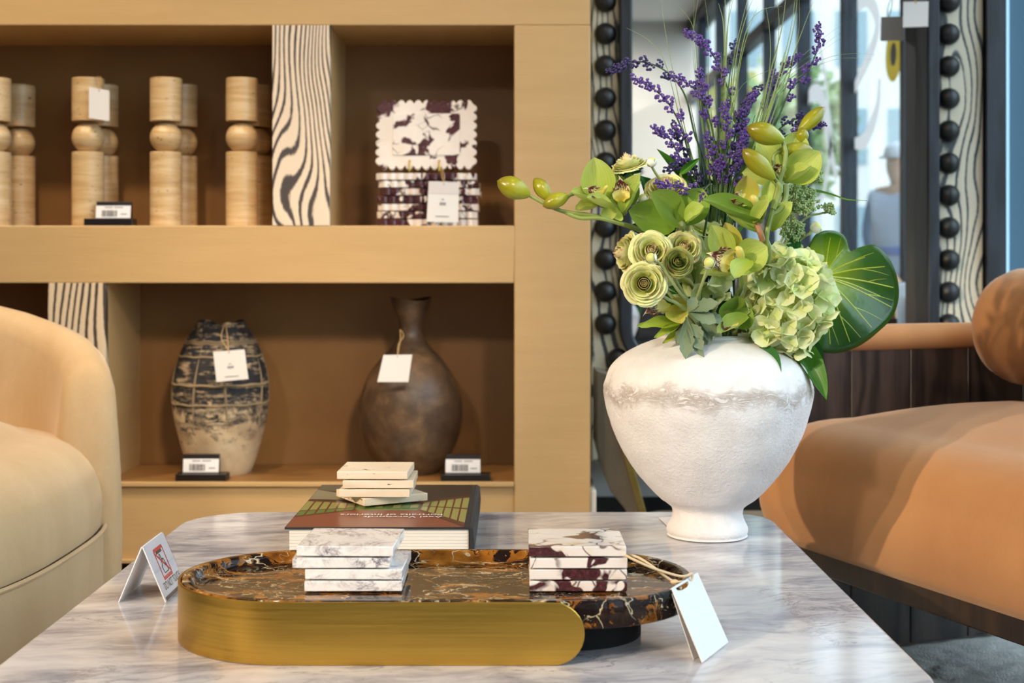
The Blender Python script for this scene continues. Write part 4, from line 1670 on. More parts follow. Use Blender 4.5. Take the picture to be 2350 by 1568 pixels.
# ---------------------------------------------------------------- book
BF, BT = 1.823, 0.044
bxl, bxr = (653 - VX) / F * BF, (1086 - VX) / F * BF
BB = BF + 0.352
BR = 0.012                                            # the book is turned a little
bk = thing('book', 'large hardcover book with an interior photograph on its cover, lying on the table', 'book', ((bxl + bxr) / 2, (BF + BB) / 2, TZ))
zb_ = TZ + 0.0005
part('front_cover', MB().box((bxl, BF, zb_ + BT - 0.003), (bxr - 0.004, BB, zb_ + BT)), 'ink', bk, 0.0006)
part('back_cover', MB().box((bxl, BF, zb_), (bxr - 0.004, BB, zb_ + 0.003)), 'ink', bk, 0.0006)
part('spine', MB().prism([(bxr - 0.005, zb_), (bxr, zb_ + 0.002), (bxr + 0.0015, zb_ + BT / 2), (bxr, zb_ + BT - 0.002), (bxr - 0.005, zb_ + BT + 0.0004)], BF, BB, 0, lambda a, b, c: (a, c, b)), 'ink', bk, 0.0006)
pg = part('page_block', MB().box((bxl + 0.006, BF + 0.004, zb_ + 0.003), (bxr - 0.006, BB - 0.004, zb_ + BT - 0.003)), 'page_edge', bk)
for k in range(9):
    z = zb_ + 0.005 + k * 0.0043
    part('page_gathering', MB().box((bxl + 0.0055, BF + 0.0034, z), (bxr - 0.0065, BB - 0.0045, z + 0.0038)), 'page_edge', pg, 0.0006)
# cover picture, built as flat printed shapes (u across from the left edge, v away from the viewer)
plain('pic_floor', '#7c3f2c', 0.28)
plain('pic_floor_far', '#8a5a34', 0.28)
plain('pic_dark', '#2b2622', 0.28)
plain('pic_beam', '#857d66', 0.28)
plain('pic_pane', '#8f8e50', 0.28)
plain('pic_green', '#566f30', 0.28)
plain('pic_wood', '#5a2a1c', 0.28)
plain('pic_teal', '#7f9a86', 0.28)
plain('pic_dim', '#5a5548', 0.28)
zc_ = zb_ + BT + 0.0001
u2 = lambda u: lerp(bxl + 0.001, bxr - 0.012, u)
v2 = lambda v: lerp(BF + 0.001, BB - 0.001, v)
mb = MB()
mats_ = ['pic_floor', 'pic_floor_far', 'pic_dark', 'pic_beam', 'pic_pane', 'pic_green', 'pic_wood', 'pic_teal', 'pic_dim']
lay = [0.0]


def shape(pts, mi):
    lay[0] += 0.000012
    mb.add([(u2(u), v2(v), zc_ + lay[0]) for u, v in pts], [tuple(range(len(pts)))], mi)


shape([(0, 0), (1, 0), (1, 1), (0, 1)], 2)
shape([(0, 0), (1, 0), (0.70, 0.36), (0.33, 0.36), (0, 0.2)], 0)
shape([(0.33, 0.36), (0.70, 0.36), (0.72, 0.52), (0.30, 0.52)], 5)
shape([(0.30, 0.50), (0.72, 0.50), (0.74, 0.62), (0.28, 0.62)], 1)
shape([(0.0, 0.62), (0.28, 0.60), (0.30, 0.70), (0.0, 0.86)], 3)
shape([(0.0, 0.86), (0.5, 0.70), (0.5, 1), (0.0, 1)], 8)
shape([(0.0, 0.20), (0.33, 0.36), (0.31, 0.52), (0.0, 0.60)], 6)
shape([(1.0, 0.02), (0.70, 0.36), (0.71, 0.55), (1.0, 0.72)], 6)
for i in range(6):
    a, b = i / 6, (i + 0.78) / 6
    f0 = lambda t: (lerp(0.0, 0.33, t), lerp(0.235, 0.37, t))
    f1 = lambda t: (lerp(0.0, 0.315, t), lerp(0.58, 0.51, t))
    for lo, hi, mi in ((0.0, 0.28, 5), (0.34, 0.97, 4)):
        q = []
        for (t, s_) in ((a, lo), (b, lo), (b, hi), (a, hi)):
            p0, p1 = f0(t), f1(t)
            q.append((lerp(p0[0], p1[0], s_), lerp(p0[1], p1[1], s_)))
        shape(q, mi)
    g0 = lambda t: (lerp(1.0, 0.71, t), lerp(0.07, 0.37, t))
    g1 = lambda t: (lerp(1.0, 0.715, t), lerp(0.68, 0.53, t))
    for lo, hi, mi in ((0.03, 0.5, 4), (0.55, 0.97, 4)):
        q = []
        for (t, s_) in ((a, lo), (b, lo), (b, hi), (a, hi)):
            p0, p1 = g0(t), g1(t)
            q.append((lerp(p0[0], p1[0], s_), lerp(p0[1], p1[1], s_)))
        shape(q[::-1], mi)
for i in range(7):
    u = 0.335 + i * 0.053
    shape([(u, 0.40), (u + 0.045, 0.40), (u + 0.045, 0.485), (u, 0.485)], 5 if i % 2 else 4)
shape([(0.49, 0.50), (0.65, 0.50), (0.64, 0.575), (0.60, 0.60), (0.53, 0.59)], 7)
part('cover_picture', mb, mats_, bk, smooth=False)
tm = frame_matrix(Vector((u2(0.865), v2(0.215), zc_ + 0.0009)), (-1, 0.0, 0), (0, -1, 0))
text_mesh('Axel Vervoordt\nPortraits of Interiors', 0.0165, 'print_white', 'title', bk, tm, 0.0, 'LEFT', 1.0)
tm = frame_matrix(Vector((bxr + 0.0018, BB - 0.03, zb_ + BT * 0.62)), (0, -1, 0), (0, 0, -1))

# travertine stack on the book
ZB = zb_ + BT + 0.0016
tt = 0.0121
y_t = 1.965
for i, (xc, rz, yy) in enumerate([(868, 30, 2.03), (860, -1, y_t + 0.05), (867, 0.5, y_t + 0.052), (856, -1.5, y_t + 0.054)]):
    x = (xc - VX) / F * (yy - 0.05)
    coaster('travertine_coaster', '%s coaster of the beige travertine stack on the book' % orders[i], 'beige travertine coasters', 'trav_pale', x, yy, ZB + i * tt, 0.098, 0.098, tt, rz)

# ---------------------------------------------------------------- folded do-not-touch sign
sg = thing('tent_sign', 'small folded white sign with a red crossed hand, left of the tray', 'sign', (-0.42, 1.65, TZ))
ya, yb = 1.603, 1.694
rx, rz_ = -0.4195, TZ + 0.0625
xr_, xl_ = -0.3925, -0.4465
zz0 = TZ + 0.0008


def sp(side, s_, t, o=0.0):
    """point on a panel: side +1 right / -1 left, s along the table (0..1), t from foot to ridge"""
    fx = xr_ if side > 0 else xl_
    n_ = Vector((rz_ - zz0, 0, abs(rx - fx))).normalized()
    n_.x *= side
    return Vector((lerp(fx, rx + 0.0012 * side, t), lerp(ya, yb, s_), lerp(zz0, rz_, t))) + n_ * o


for side in (1, -1):
    nrm = (sp(side, 0, 0, 1) - sp(side, 0, 0, 0))
    q = [sp(side, 0, 0), sp(side, 1, 0), sp(side, 1, 1), sp(side, 0, 1)]
    part('panel', MB().slab(q, nrm, 0.0012), 'label_white', sg, smooth=False)
    part('cover_sheet', MB().slab([p + nrm.normalized() * 0.0016 for p in [sp(side, -.01, -.005), sp(side, 1.01, -.005), sp(side, 1.01, 1.01), sp(side, -.01, 1.01)]], nrm, 0.0008), 'acrylic', sg, smooth=False)
    o = 0.0005
    part('foot_strip', MB().slab([sp(side, 0.05, 0.005, o), sp(side, 1, 0.005, o), sp(side, 1, 0.065, o), sp(side, 0.05, 0.065, o)], nrm, 0.0004), 'ink', sg, smooth=False)
    # red frame with thick top and bottom, thin sides, diagonal
    mb = MB()

    def strip(a, b, w, mbx, oo=o):
        d = Vector((b[0] - a[0], (b[1] - a[1]) * 0.75))
        d.normalize()
        px_, py_ = -d.y * w, d.x * w / 0.75
        mbx.slab([sp(side, a[0] + px_, a[1] + py_, oo), sp(side, b[0] + px_, b[1] + py_, oo), sp(side, b[0] - px_, b[1] - py_, oo), sp(side, a[0] - px_, a[1] - py_, oo)], nrm, 0.0003)
    flip = (lambda s_: s_) if side > 0 else (lambda s_: 1 - s_)
    L0, R0, B0, T0 = 0.30, 0.70, 0.33, 0.83
    for a, b, w in (((L0, B0), (R0, B0), .022), ((L0, T0), (R0, T0), .022), ((L0, B0), (L0, T0), .009), ((R0, B0), (R0, T0), .009), ((L0, T0 - .04), (R0, B0 + .04), .013)):
        strip((flip(a[0]), a[1]), (flip(b[0]), b[1]), w, mb)
    part('red_frame', mb, 'sign_red', sg, smooth=False)
    mb = MB()
    strip((flip(.37), .775), (flip(.62), .775), .018, mb)
    hand = [(.42, .40), (.60, .40), (.61, .47), (.58, .56), (.57, .62), (.53, .64), (.50, .60), (.49, .73), (.45, .73), (.45, .56), (.40, .52), (.42, .40)]
    for a, b in zip(hand, hand[1:]):
        strip((flip(a[0]), a[1]), (flip(b[0]), b[1]), .006, mb)
    part('hand_icon', mb, 'ink', sg, smooth=False)
    o_ = sp(side, flip(0.16), 0.155, 0.0008)
    ex = (sp(side, flip(1), .155) - sp(side, flip(0), .155))
    ey = (sp(side, 0, 1) - sp(side, 0, 0))
    text_mesh('DO NOT TOUCH', 0.0099, 'ink', 'lettering', sg, frame_matrix(o_, ex, ey) @ Matrix.Diagonal((0.93, 1.25, 1, 1)), 0.0)

# tag leaning on the tray, tied to the violet stack
A = W(1541, 1350, 1.400)
B = W(1601, 1314, 1.470)
C = on_plane(1672, 1474, TZ + 0.001)
D_ = on_plane(1612, 1521, TZ + 0.001)
tg = card_tag('large_price_tag', 'large folded white tag leaning from the tray rim to the table', [A, B, C, D_], [], group=None)
n_ = (B - A).cross(D_ - A).normalized()
n_ = -n_ if n_.y > 0 else n_
back_card = [A - n_ * 0.0015, B - n_ * 0.0015, C - n_ * 0.001 + Vector((-0.004, 0.012, 0)), D_ + Vector((-0.006, 0.012, 0)) - n_ * 0.001]
part('back_leaf', MB().slab(back_card, n_, 0.0006), 'card', tg, smooth=False)
hole = A.lerp(B, 0.66) + (C - B) * 0.05 + n_ * 0.0012
kn = W(1548, 1336, 1.435)
part('string', MB().tube(spline([hole, hole + Vector((0, -0.002, 0.007)), W(1562, 1323, 1.437), W(1500, 1305, 1.43), W(1455, 1285, 1.428), W(1425, 1271, 1.445), W(1400, 1272, 1.47)], 30), 0.0013, 6), 'string', tg)
part('string', MB().tube(spline([hole + Vector((-0.004, 0, -.001)), kn + Vector((0.006, 0.001, 0)), kn, W(1520, 1318, 1.435), W(1500, 1302, 1.433), W(1465, 1280, 1.438), W(1440, 1272, 1.455), W(1425, 1272, 1.48)], 30), 0.0013, 6), 'string', tg)
part('knot', MB().ball(kn, (0.0045, 0.003, 0.0028), 8), 'string', tg)

# ---------------------------------------------------------------- card behind the vase foot
single('table_card', MB().slab([on_plane(1512, 1188, TZ + 0.002), on_plane(1562, 1185, TZ + 0.002), on_plane(1585, 1212, TZ + 0.002), on_plane(1541, 1216, TZ + 0.002)], (0, 0, 1), 0.001),
       'card', 'small cream card lying behind the foot of the white vase', 'card', tuple(on_plane(1545, 1200, TZ + 0.001)))

# ================================================================== white vase
PVD = 2.0
ps = PVD / F
vcx = (1624 - VX) * ps
rows = [(1240, 84), (1234, 90), (1226, 93), (1216, 91), (1203, 84), (1188, 80), (1176, 82), (1166, 92), (1152, 112), (1122, 141), (1082, 172), (1032, 203), (982, 223), (942, 234), (902, 237), (880, 233), (852, 222), (826, 196), (806, 160), (794, 130), (787, 112), (782, 108)]
ZV = CZ - (1238 - HY) * ps
zoff = TZ + 0.0005
vp = smooth_prof([(0, 0.0)] + [(r * ps, CZ - (y - HY) * ps - ZV) for y, r in rows], 110)
zsh = min(z for r, z in vp)
vp = [(r, z - zsh) for r, z in vp]
topr, topz = vp[-1]
wv = thing('white_vase', 'large white plaster vase with a narrow foot and a brown crusted band', 'vase', (vcx, PVD, zoff))


def vfn(p, a):
    d = Vector((math.cos(a), math.sin(a), 0))
    q = Vector((p.x * 9, p.y * 9, p.z * 9))
    amp = 0.0012 * noise.noise(q * 3)
    if 0.02 < p.z < 0.2:
        amp += 0.0006 * noise.noise(q * 14)
    b = math.exp(-((p.z - 0.205 - 0.006 * math.sin(3 * a)) / 0.012) ** 2)
    amp += b * (0.0008 + 0.0016 * noise.noise(Vector((p.x * 130, p.y * 130, p.z * 200))))
    return p + d * amp


part('body', MB().lathe(vp + [(topr - 0.006, topz + 0.002), (topr - 0.010, topz - 0.006), (topr - 0.004, topz - 0.04), (topr + 0.03, topz - 0.09)], (vcx, PVD, zoff), 200, 0, vfn), 'plaster', wv, angle=70)
VTOP = zoff + topz
NECK = Vector((vcx, PVD, VTOP - 0.02))
nrnd = random.Random(77)


def neck():
    a, r = nrnd.random() * 2 * PI, 0.045 * math.sqrt(nrnd.random())
    return NECK + Vector((r * math.cos(a), r * math.sin(a), -0.01))



# ================================================================== flowers
rnd = random.Random(5)


def petal_mesh(name, mat, p=0.8, q=0.75, base=0.12, cup=0.35, bend=0.25, ruffle=0.0, nu=8, nv=10, twist=0.0, notch=0.0, waves=3, keel=0.0, round_=False):
    """unit petal: base at 0, tip at +Y, 1 long and 1 wide, front face towards +Z"""
    def f(u, v):
        x = u * 2 - 1
        w = max(math.sin(PI * min(v, 1) ** p), 0.0) ** q
        if round_:
            w = min(1, (v / 0.55) ** 0.7) * math.sqrt(max(0.0, 1 - max(0, (v - 0.5) / 0.5) ** 2.6))
        w = max(w, base * (1 - v)) * 0.5
        y = v - notch * (1 - abs(x)) * v ** 6
        z = cup * (x * x) * w + bend * (v - v * v * 0.2) * v
        z += ruffle * v * abs(x) ** 1.5 * math.sin(waves * PI * v + (1.3 if x > 0 else 0)) * 0.5
        z -= keel * (1 - abs(x)) * math.sin(PI * v) * 0.2
        a = twist * v
        return Vector((x * w * math.cos(a), y, z + x * w * math.sin(a)))
    return MB().grid(f, nu, nv).mesh(name, mat, angle=180)


def place(me, name, parent, base, tip, width, hint, depth=None, solid=0.0):
    """put a unit petal from base to tip, front face towards hint; parent has no rotation"""
    base, tip = Vector(base), Vector(tip)
    y = tip - base
    L = y.length
    y.normalize()
    z = Vector(hint)
    z = (z - y * z.dot(y)).normalized()
    x = y.cross(z)
    m = Matrix((x * width, y * L, z * (depth or (L + width) / 2))).transposed().to_4x4()
    m.translation = base - origin_of(parent)
    o = link(name, me, parent)
    o.matrix_local = m
    return o


def stem(parent, pts, r0, r1, mat='stem_green', name='stem', n=16):
    q = spline(pts, n)
    return part(name, MB().tube(q, [lerp(r0, r1, i / n) for i in range(n + 1)], 8), mat, parent)


TOCAM = Vector((0, -1, 0.15)).normalized()
PM = {
    'orchid': petal_mesh('petal', 'orchid', 0.9, 0.7, 0.18, 0.45, 0.12, 0.06, keel=0.25),
    'orchid2': petal_mesh('petal', 'orchid', 0.85, 0.6, 0.2, 0.7, 0.3, 0.12, keel=0.3, waves=4),
    'dark': petal_mesh('petal', 'orchid_dark', 0.85, 0.65, 0.2, 0.55, 0.2, 0.06, keel=0.4),
    'yel': petal_mesh('petal', 'orchid_yellow', 0.85, 0.65, 0.2, 0.45, 0.15, 0.08, keel=0.3),
    'lime': petal_mesh('petal', 'leaf_lime', 0.75, 0.8, 0.15, 0.4, 0.15, 0.2, waves=4),
    'lip': petal_mesh('lip', 'lip', 1.1, 0.55, 0.35, 0.6, -0.35, 0.5, 12, 12, waves=7),
    'leafd': petal_mesh('leaf', 'leaf_dark', 0.72, 0.85, 0.1, 0.4, -0.15, 0.03, keel=0.5),
    'leaf': petal_mesh('leaf', 'leaf', 0.75, 0.85, 0.1, 0.4, -0.1, 0.03, keel=0.5),
}


def orchid(parent, D, petals, lip=None, column=None, center=None):
    """petals: (kind, base px, tip px, base dD, tip dD, width px, hint)"""
    cx_, cy_ = center
    hub = part('blossom', MB().ball(W(cx_, cy_, D + 0.004), (0.006, 0.008, 0.006), 10), 'stem_pale', parent)
    for (kind, b, t, bd, td, w, *h) in petals:
        hint = Vector(h[0]) if h else TOCAM
        place(PM[kind], 'petal', hub, W(b[0], b[1], D + bd), W(t[0], t[1], D + td), w * 1.22 * D / F, hint)
    if lip:
        (bx_, by_), (tx_, ty_), w, hint = lip
        place(PM['lip'], 'lip', hub, W(bx_, by_, D - 0.006), W(tx_, ty_, D - 0.026), w * D / F, hint)
    if column:
        (bx_, by_), (tx_, ty_), w = column
        a, b = W(bx_, by_, D - 0.004), W(tx_, ty_, D - 0.02)
        r = w * 0.72 * D / F / 2
        part('column', MB().tube(spline([a, a.lerp(b, 0.5) + Vector((0, -0.004, 0.003)), b], 8), [r * 0.7, r * 0.8, r * 0.9, r, r * 1.05, r * 1.05, r, r * 0.8, r * 0.3], 10), 'column_yellow', hub)
    return hub


def bud(parent, tip, base, w, D, dt=0.0):
    a, b = W(tip[0], tip[1], D + dt), W(base[0], base[1], D)
    d = b - a
    n = 14
    rr = [w * D / F / 2 * curve1([(0, 0.02), (.05, .32), (.15, .62), (.3, .9), (.45, 1.0), (.6, .97), (.8, .72), (.92, .48), (1, .28)], i / n) for i in range(n + 1)]
    return part('bud', MB().tube([b - d * (i / n) for i in range(n + 1)], rr[::-1], 16), 'bud', parent)


# --- orchid spray reaching to the left
s1 = thing('orchid_spray', 'green orchid spray reaching left with three long buds', 'flower', tuple(NECK))
stem(s1, [W(1212, 447, 1.93), W(1262, 474, 1.93), W(1300, 487, 1.93), W(1360, 495, 1.93), W(1420, 512, 1.94), W(1490, 540, 1.97), W(1570, 620, 2.0), neck()], 0.0022, 0.0042)
stem(s1, [W(1290, 484, 1.932), W(1330, 500, 1.925), W(1375, 501, 1.925), W(1430, 515, 1.938)], 0.0028, 0.003)
stem(s1, [W(1250, 468, 1.93), W(1262, 460, 1.93), W(1260, 452, 1.93)], 0.002, 0.002)
stem(s1, [W(1268, 476, 1.93), W(1290, 468, 1.925), W(1305, 450, 1.925), W(1320, 443, 1.93)], 0.002, 0.003)
bud(s1, (1141, 415), (1214, 448), 52, 1.93, -0.01)
bud(s1, (1226, 408), (1262, 460), 36, 1.935, 0.005)
bud(s1, (1246, 474), (1302, 448), 36, 1.92, -0.005)
orchid(s1, 1.93, [
    ('orchid', (1378, 462), (1362, 360), 0.004, -0.004, 66),
    ('orchid', (1385, 460), (1425, 398), 0.012, 0.03, 44),
    ('orchid2', (1372, 468), (1304, 452), 0.0, -0.018, 36, (0, -0.6, 0.8)),
    ('orchid2', (1372, 472), (1322, 492), 0.004, -0.004, 30, (0, -0.5, 0.9)),
    ('orchid2', (1408, 478), (1342, 466), -0.012, -0.03, 34, (-0.1, -0.5, 0.8)),
    ('orchid', (1392, 470), (1400, 505), -0.004, 0.004, 30),
], ((1376, 458), (1356, 432), 34, (0.2, -0.9, 0.4)), ((1380, 455), (1394, 426), 12), (1384, 468))
orchid(s1, 1.945, [
    ('orchid2', (1432, 490), (1480, 404), -0.006, -0.01, 40, (-0.6, -0.7, 0.3)),
    ('orchid', (1430, 488), (1476, 418), 0.0, -0.03, 30, (-0.8, -0.5, 0.2)),
    ('orchid', (1428, 485), (1404, 410), 0.012, 0.02, 40),
    ('dark', (1432, 480), (1448, 412), 0.015, 0.03, 44),
    ('orchid', (1425, 488), (1404, 500), -0.006, -0.012, 30),
], ((1424, 462), (1424, 416), 42, (0.1, -0.95, -0.1)), None, (1430, 486))
stem(s1, [W(1392, 474, 1.935), W(1402, 490, 1.94), W(1420, 508, 1.94)], 0.0025, 0.0028, 'stem_red')

# --- orchid spray at the upper right
s2 = thing('orchid_spray', 'green orchid spray at the upper right with a cluster of olive buds', 'flower', tuple(NECK))
stem(s2, [W(1793, 318, 1.905), W(1803, 345, 1.90), W(1800, 380, 1.90), W(1788, 420, 1.90), W(1780, 452, 1.895), W(1768, 500, 1.89), W(1757, 545, 1.89), W(1763, 575, 1.90), W(1740, 640, 1.95), neck()], 0.0028, 0.0048)
stem(s2, [W(1772, 405, 1.895), W(1788, 425, 1.89), W(1788, 445, 1.892), W(1774, 480, 1.89)], 0.0024, 0.004)
stem(s2, [W(1790, 345, 1.91), W(1775, 360, 1.91), W(1780, 395, 1.905), W(1790, 410, 1.90)], 0.0022, 0.0032)
stem(s2, [W(1804, 425, 1.905), W(1802, 455, 1.90), W(1790, 480, 1.895), W(1772, 492, 1.892)], 0.0042, 0.0038)
stem(s2, [W(1737, 515, 1.885), W(1745, 535, 1.88), W(1750, 552, 1.885)], 0.0042, 0.0038, 'stem_red')
bud(s2, (1714, 292), (1797, 322), 52, 1.90, -0.01)
bud(s2, (1704, 342), (1776, 410), 46, 1.885, -0.01)
bud(s2, (1865, 342), (1786, 348), 38, 1.915, 0.005)
bud(s2, (1893, 246), (1834, 302), 36, 1.96, 0.01)
bud(s2, (1840, 292), (1842, 330), 30, 1.95, 0.0)
orchid(s2, 1.90, [
    ('yel', (1712, 466), (1712, 402), 0.010, 0.004, 48),
    ('dark', (1748, 505), (1604, 468), -0.012, -0.03, 42, (-0.1, -0.8, 0.65)),
    ('orchid2', (1742, 508), (1766, 448), -0.006, -0.014, 34, (-0.5, -0.8, 0.3)),
    ('orchid', (1755, 470), (1768, 412), 0.006, 0.01, 26),
    ('orchid2', (1728, 512), (1770, 462), -0.02, -0.024, 28, (-0.4, -0.8, 0.4)),
    ('orchid2', (1742, 535), (1655, 496), -0.004, -0.012, 34, (-0.2, -0.7, 0.7)),
], ((1715, 472), (1680, 450), 40, (0.1, -0.8, 0.6)), ((1740, 490), (1724, 448), 26), (1742, 505))
orchid(s2, 1.925, [
    ('orchid', (1808, 415), (1884, 348), -0.004, -0.018, 66),
    ('orchid', (1805, 400), (1832, 305), 0.012, 0.03, 60),
    ('orchid', (1800, 408), (1702, 398), 0.01, 0.02, 44),
    ('orchid', (1800, 400), (1738, 322), 0.014, 0.03, 58),
    ('orchid2', (1802, 418), (1868, 392), -0.014, -0.03, 34, (0, -0.6, 0.8)),
    ('orchid2', (1770, 530), (1826, 468), -0.02, -0.03, 40, (-0.5, -0.8, 0.3)),
], ((1802, 408), (1780, 380), 28, (0, -0.8, 0.5)), None, (1806, 412))

# --- single orchids
s3 = thing('orchid', 'open green orchid with a brown spotted lip in the middle of the bouquet', 'flower', tuple(NECK))
orchid(s3, 1.885, [
    ('orchid', (1672, 598), (1630, 516), 0.008, 0.004, 52),
    ('yel', (1690, 585), (1662, 510), 0.012, 0.01, 38),
    ('orchid2', (1700, 605), (1764, 570), 0.004, -0.004, 66, (-0.3, -0.9, 0.1)),
    ('orchid2', (1690, 628), (1606, 640), -0.01, -0.016, 26, (0, -0.6, 0.8)),
    ('orchid2', (1722, 598), (1688, 648), -0.016, -0.03, 42, (-0.3, -0.7, 0.6)),
    ('orchid', (1690, 600), (1735, 620), 0.004, 0.0, 44),
], ((1680, 600), (1640, 588), 58, (-0.5, -0.85, 0.1)), ((1704, 606), (1690, 566), 26), (1692, 606))
stem(s3, [W(1694, 606, 1.89), W(1700, 660, 1.93), W(1670, 720, 1.97), neck()], 0.003, 0.004)
s4 = thing('orchid', 'deep green orchid seen from behind in the upper left of the bouquet', 'flower', tuple(NECK))
orchid(s4, 1.915, [
    ('dark', (1562, 516), (1482, 446), 0.0, -0.018, 66, (0.35, -0.9, 0.3)),
    ('dark', (1566, 516), (1612, 436), 0.012, 0.02, 62),
    ('dark', (1566, 514), (1578, 450), 0.006, 0.0, 40),
    ('orchid2', (1572, 508), (1624, 484), -0.006, -0.02, 42, (0.2, -0.7, 0.7)),
    ('dark', (1550, 520), (1440, 486), 0.03, 0.03, 70),
], None, None, (1564, 516))
stem(s4, [W(1564, 516, 1.92), W(1575, 570, 1.95), W(1600, 680, 1.98), neck()], 0.003, 0.004)
s5 = thing('orchid', 'dark green orchid just above the vase mouth', 'flower', tuple(NECK))
orchid(s5, 1.93, [
    ('dark', (1685, 742), (1692, 676), 0.008, 0.0, 68),
    ('dark', (1690, 750), (1725, 705), 0.004, -0.006, 42),
    ('orchid2', (1718, 728), (1648, 774), -0.012, -0.02, 34, (-0.3, -0.7, 0.6)),
    ('dark', (1680, 748), (1652, 712), 0.006, 0.0, 34),
], ((1688, 735), (1662, 752), 34, (-0.2, -0.9, 0.3)), None, (1688, 745))
s6 = thing('orchid', 'yellow-green orchid with thin pointed petals at the lower left of the bouquet', 'flower', tuple(NECK))
orchid(s6, 1.925, [
    ('yel', (1545, 700), (1565, 745), -0.004, -0.016, 46),
    ('yel', (1560, 705), (1572, 682), 0.006, 0.0, 40),
    ('lime', (1562, 742), (1460, 752), 0.0, -0.012, 26, (0.1, -0.8, 0.5)),
    ('lime', (1560, 744), (1500, 778), 0.0, -0.01, 18, (0.1, -0.8, 0.5)),
    ('lime', (1562, 762), (1520, 790), 0.0, -0.004, 14, (0.1, -0.8, 0.5)),
], ((1540, 706), (1486, 712), 36, (0.0, -0.8, 0.5)), None, (1552, 712))

# --- ranunculus


# (petals, rim radius, rim height) of each ring, flower radius 1
RINGS = [(3, .15, .22), (3, .23, .25), (4, .33, .26), (4, .44, .24), (5, .57, .20), (5, .70, .13), (6, .83, .05), (6, .94, -.04), (7, 1.02, -.14)]


def cup_mesh(mname, k, seed):
    """one petal of ring k as a piece of a bowl opening towards +Z"""
    n_, r, zr = RINGS[k]
    q = random.Random(seed)
    half = PI / n_ * 1.45
    p0 = q.random() * 6

    def f(u, v):
        x = u * 2 - 1
        vv = v * (1 - 0.20 * abs(x) ** 3.0 - 0.03 * math.sin(x * 5 + p0))
        a = x * half * (0.6 + 0.4 * math.sin(min(v * 1.5, 1) * PI / 2))
        ro = r * (0.12 + 0.88 * vv ** 0.5) * (1 + 0.03 * x + 0.03 * math.sin(3 * x + p0) * v)
        z = lerp(-0.40, zr, vv ** (1.5 if k < 4 else 1.25))
        if k < 4:
            ro *= 1 - (0.95 - 0.15 * k) * max(0, v - 0.45)
            z += 0.06 * (3 - k) * v
        else:
            z -= 0.10 * max(0.0, v - 0.8) * (k - 2)
        return Vector((ro * math.cos(a), ro * math.sin(a), z))
    return MB().grid(f, 9, 9).mesh('petal', mname, angle=180)


RP = {}
for mname in ('ranun', 'ranun_green'):
    for k in range(len(RINGS)):
        mm = 'ranun_core' if (mname == 'ranun' and k < 3) else mname
        RP[mname, k] = [cup_mesh(mm, k, k * 7 + i) for i in range(2)]


def ranunculus(label, px, py, D, rpx, face, green=False, open_=1.0, stem_pts=None):
    R_ = rpx * 1.08 * D / F
    c = W(px, py, D)
    ax = Vector(face).normalized()
    base = c - ax * R_ * 0.6
    t = thing('ranunculus', label, 'flower', tuple(base), 'ranunculus flowers in the bouquet')
    fr = ax.to_track_quat('Z', 'Y').to_matrix().to_4x4()
    ph = rnd.random() * 6
    for k, (n, r, rim) in enumerate(RINGS):
        for i in range(n):
            a = ph + k * 1.1 + 2 * PI * i / n + rnd.uniform(-.12, .12)
            o = link('petal', rnd.choice(RP['ranun_green' if green else 'ranun', k]), t)
            s_ = R_ * rnd.uniform(.96, 1.05)
            o.matrix_local = Matrix.Translation(c - base) @ fr @ Matrix.Rotation(a, 4, 'Z') @ Matrix.Rotation(rnd.uniform(-.06, .06), 4, 'Y') @ Matrix.Diagonal((s_, s_, s_ * (1.25 if open_ < 0.85 else 1.0), 1))
    part('centre', MB().ball(c + ax * R_ * 0.06, R_ * (0.2 if green else 0.14), 10), 'core_green' if green else 'bud_yellow', t)
    cl = part('calyx', MB().ball(c - ax * R_ * 0.58, R_ * 0.24, 10), 'stem_green', t)
    for i in range(5):
        a = 2 * PI * i / 5 + ph
        e1 = (fr.to_3x3() @ Vector((math.cos(a), math.sin(a), 0)))
        place(PM['leafd'], 'sepal', cl, c - ax * R_ * 0.66, c - ax * R_ * 0.5 + e1 * R_ * 0.85, R_ * 0.5, ax)
    if stem_pts:
        sp_ = [base] + stem_pts
    else:
        sp_ = [base, base - ax * 0.03 + Vector((0, 0.01, -0.01)), lerp(base, NECK, 0.55), neck()]
    stem(t, sp_, 0.0019, 0.0026, 'stem_pale')
    return t


ranunculus('pale ranunculus at the top left, seen from the side', 1440, 372, 1.95, 40, (-0.25, -0.22, 0.95), open_=0.7)
ranunculus('pale ranunculus behind the lying lavender sprig', 1530, 424, 1.955, 47, (-0.1, -0.66, 0.75), open_=0.95)
ranunculus('pale ranunculus at the left edge, turned to the left', 1432, 582, 1.95, 46, (-0.93, -0.30, 0.02), open_=0.7)
ranunculus('cream ranunculus above the largest one, with a bud before it', 1496, 575, 1.885, 47, (0.05, -0.95, 0.28))
ranunculus('cream ranunculus behind the green-centred one', 1572, 566, 1.915, 40, (0.1, -0.93, 0.3))
ranunculus('green-centred ranunculus with a dark eye', 1557, 600, 1.865, 33, (0.05, -0.97, 0.15), True, 0.8)
ranunculus('largest cream ranunculus with a pinkish heart, front left', 1478, 651, 1.87, 49, (-0.12, -0.97, 0.06), stem_pts=[W(1530, 685, 1.89), W(1570, 710, 1.91), neck()])


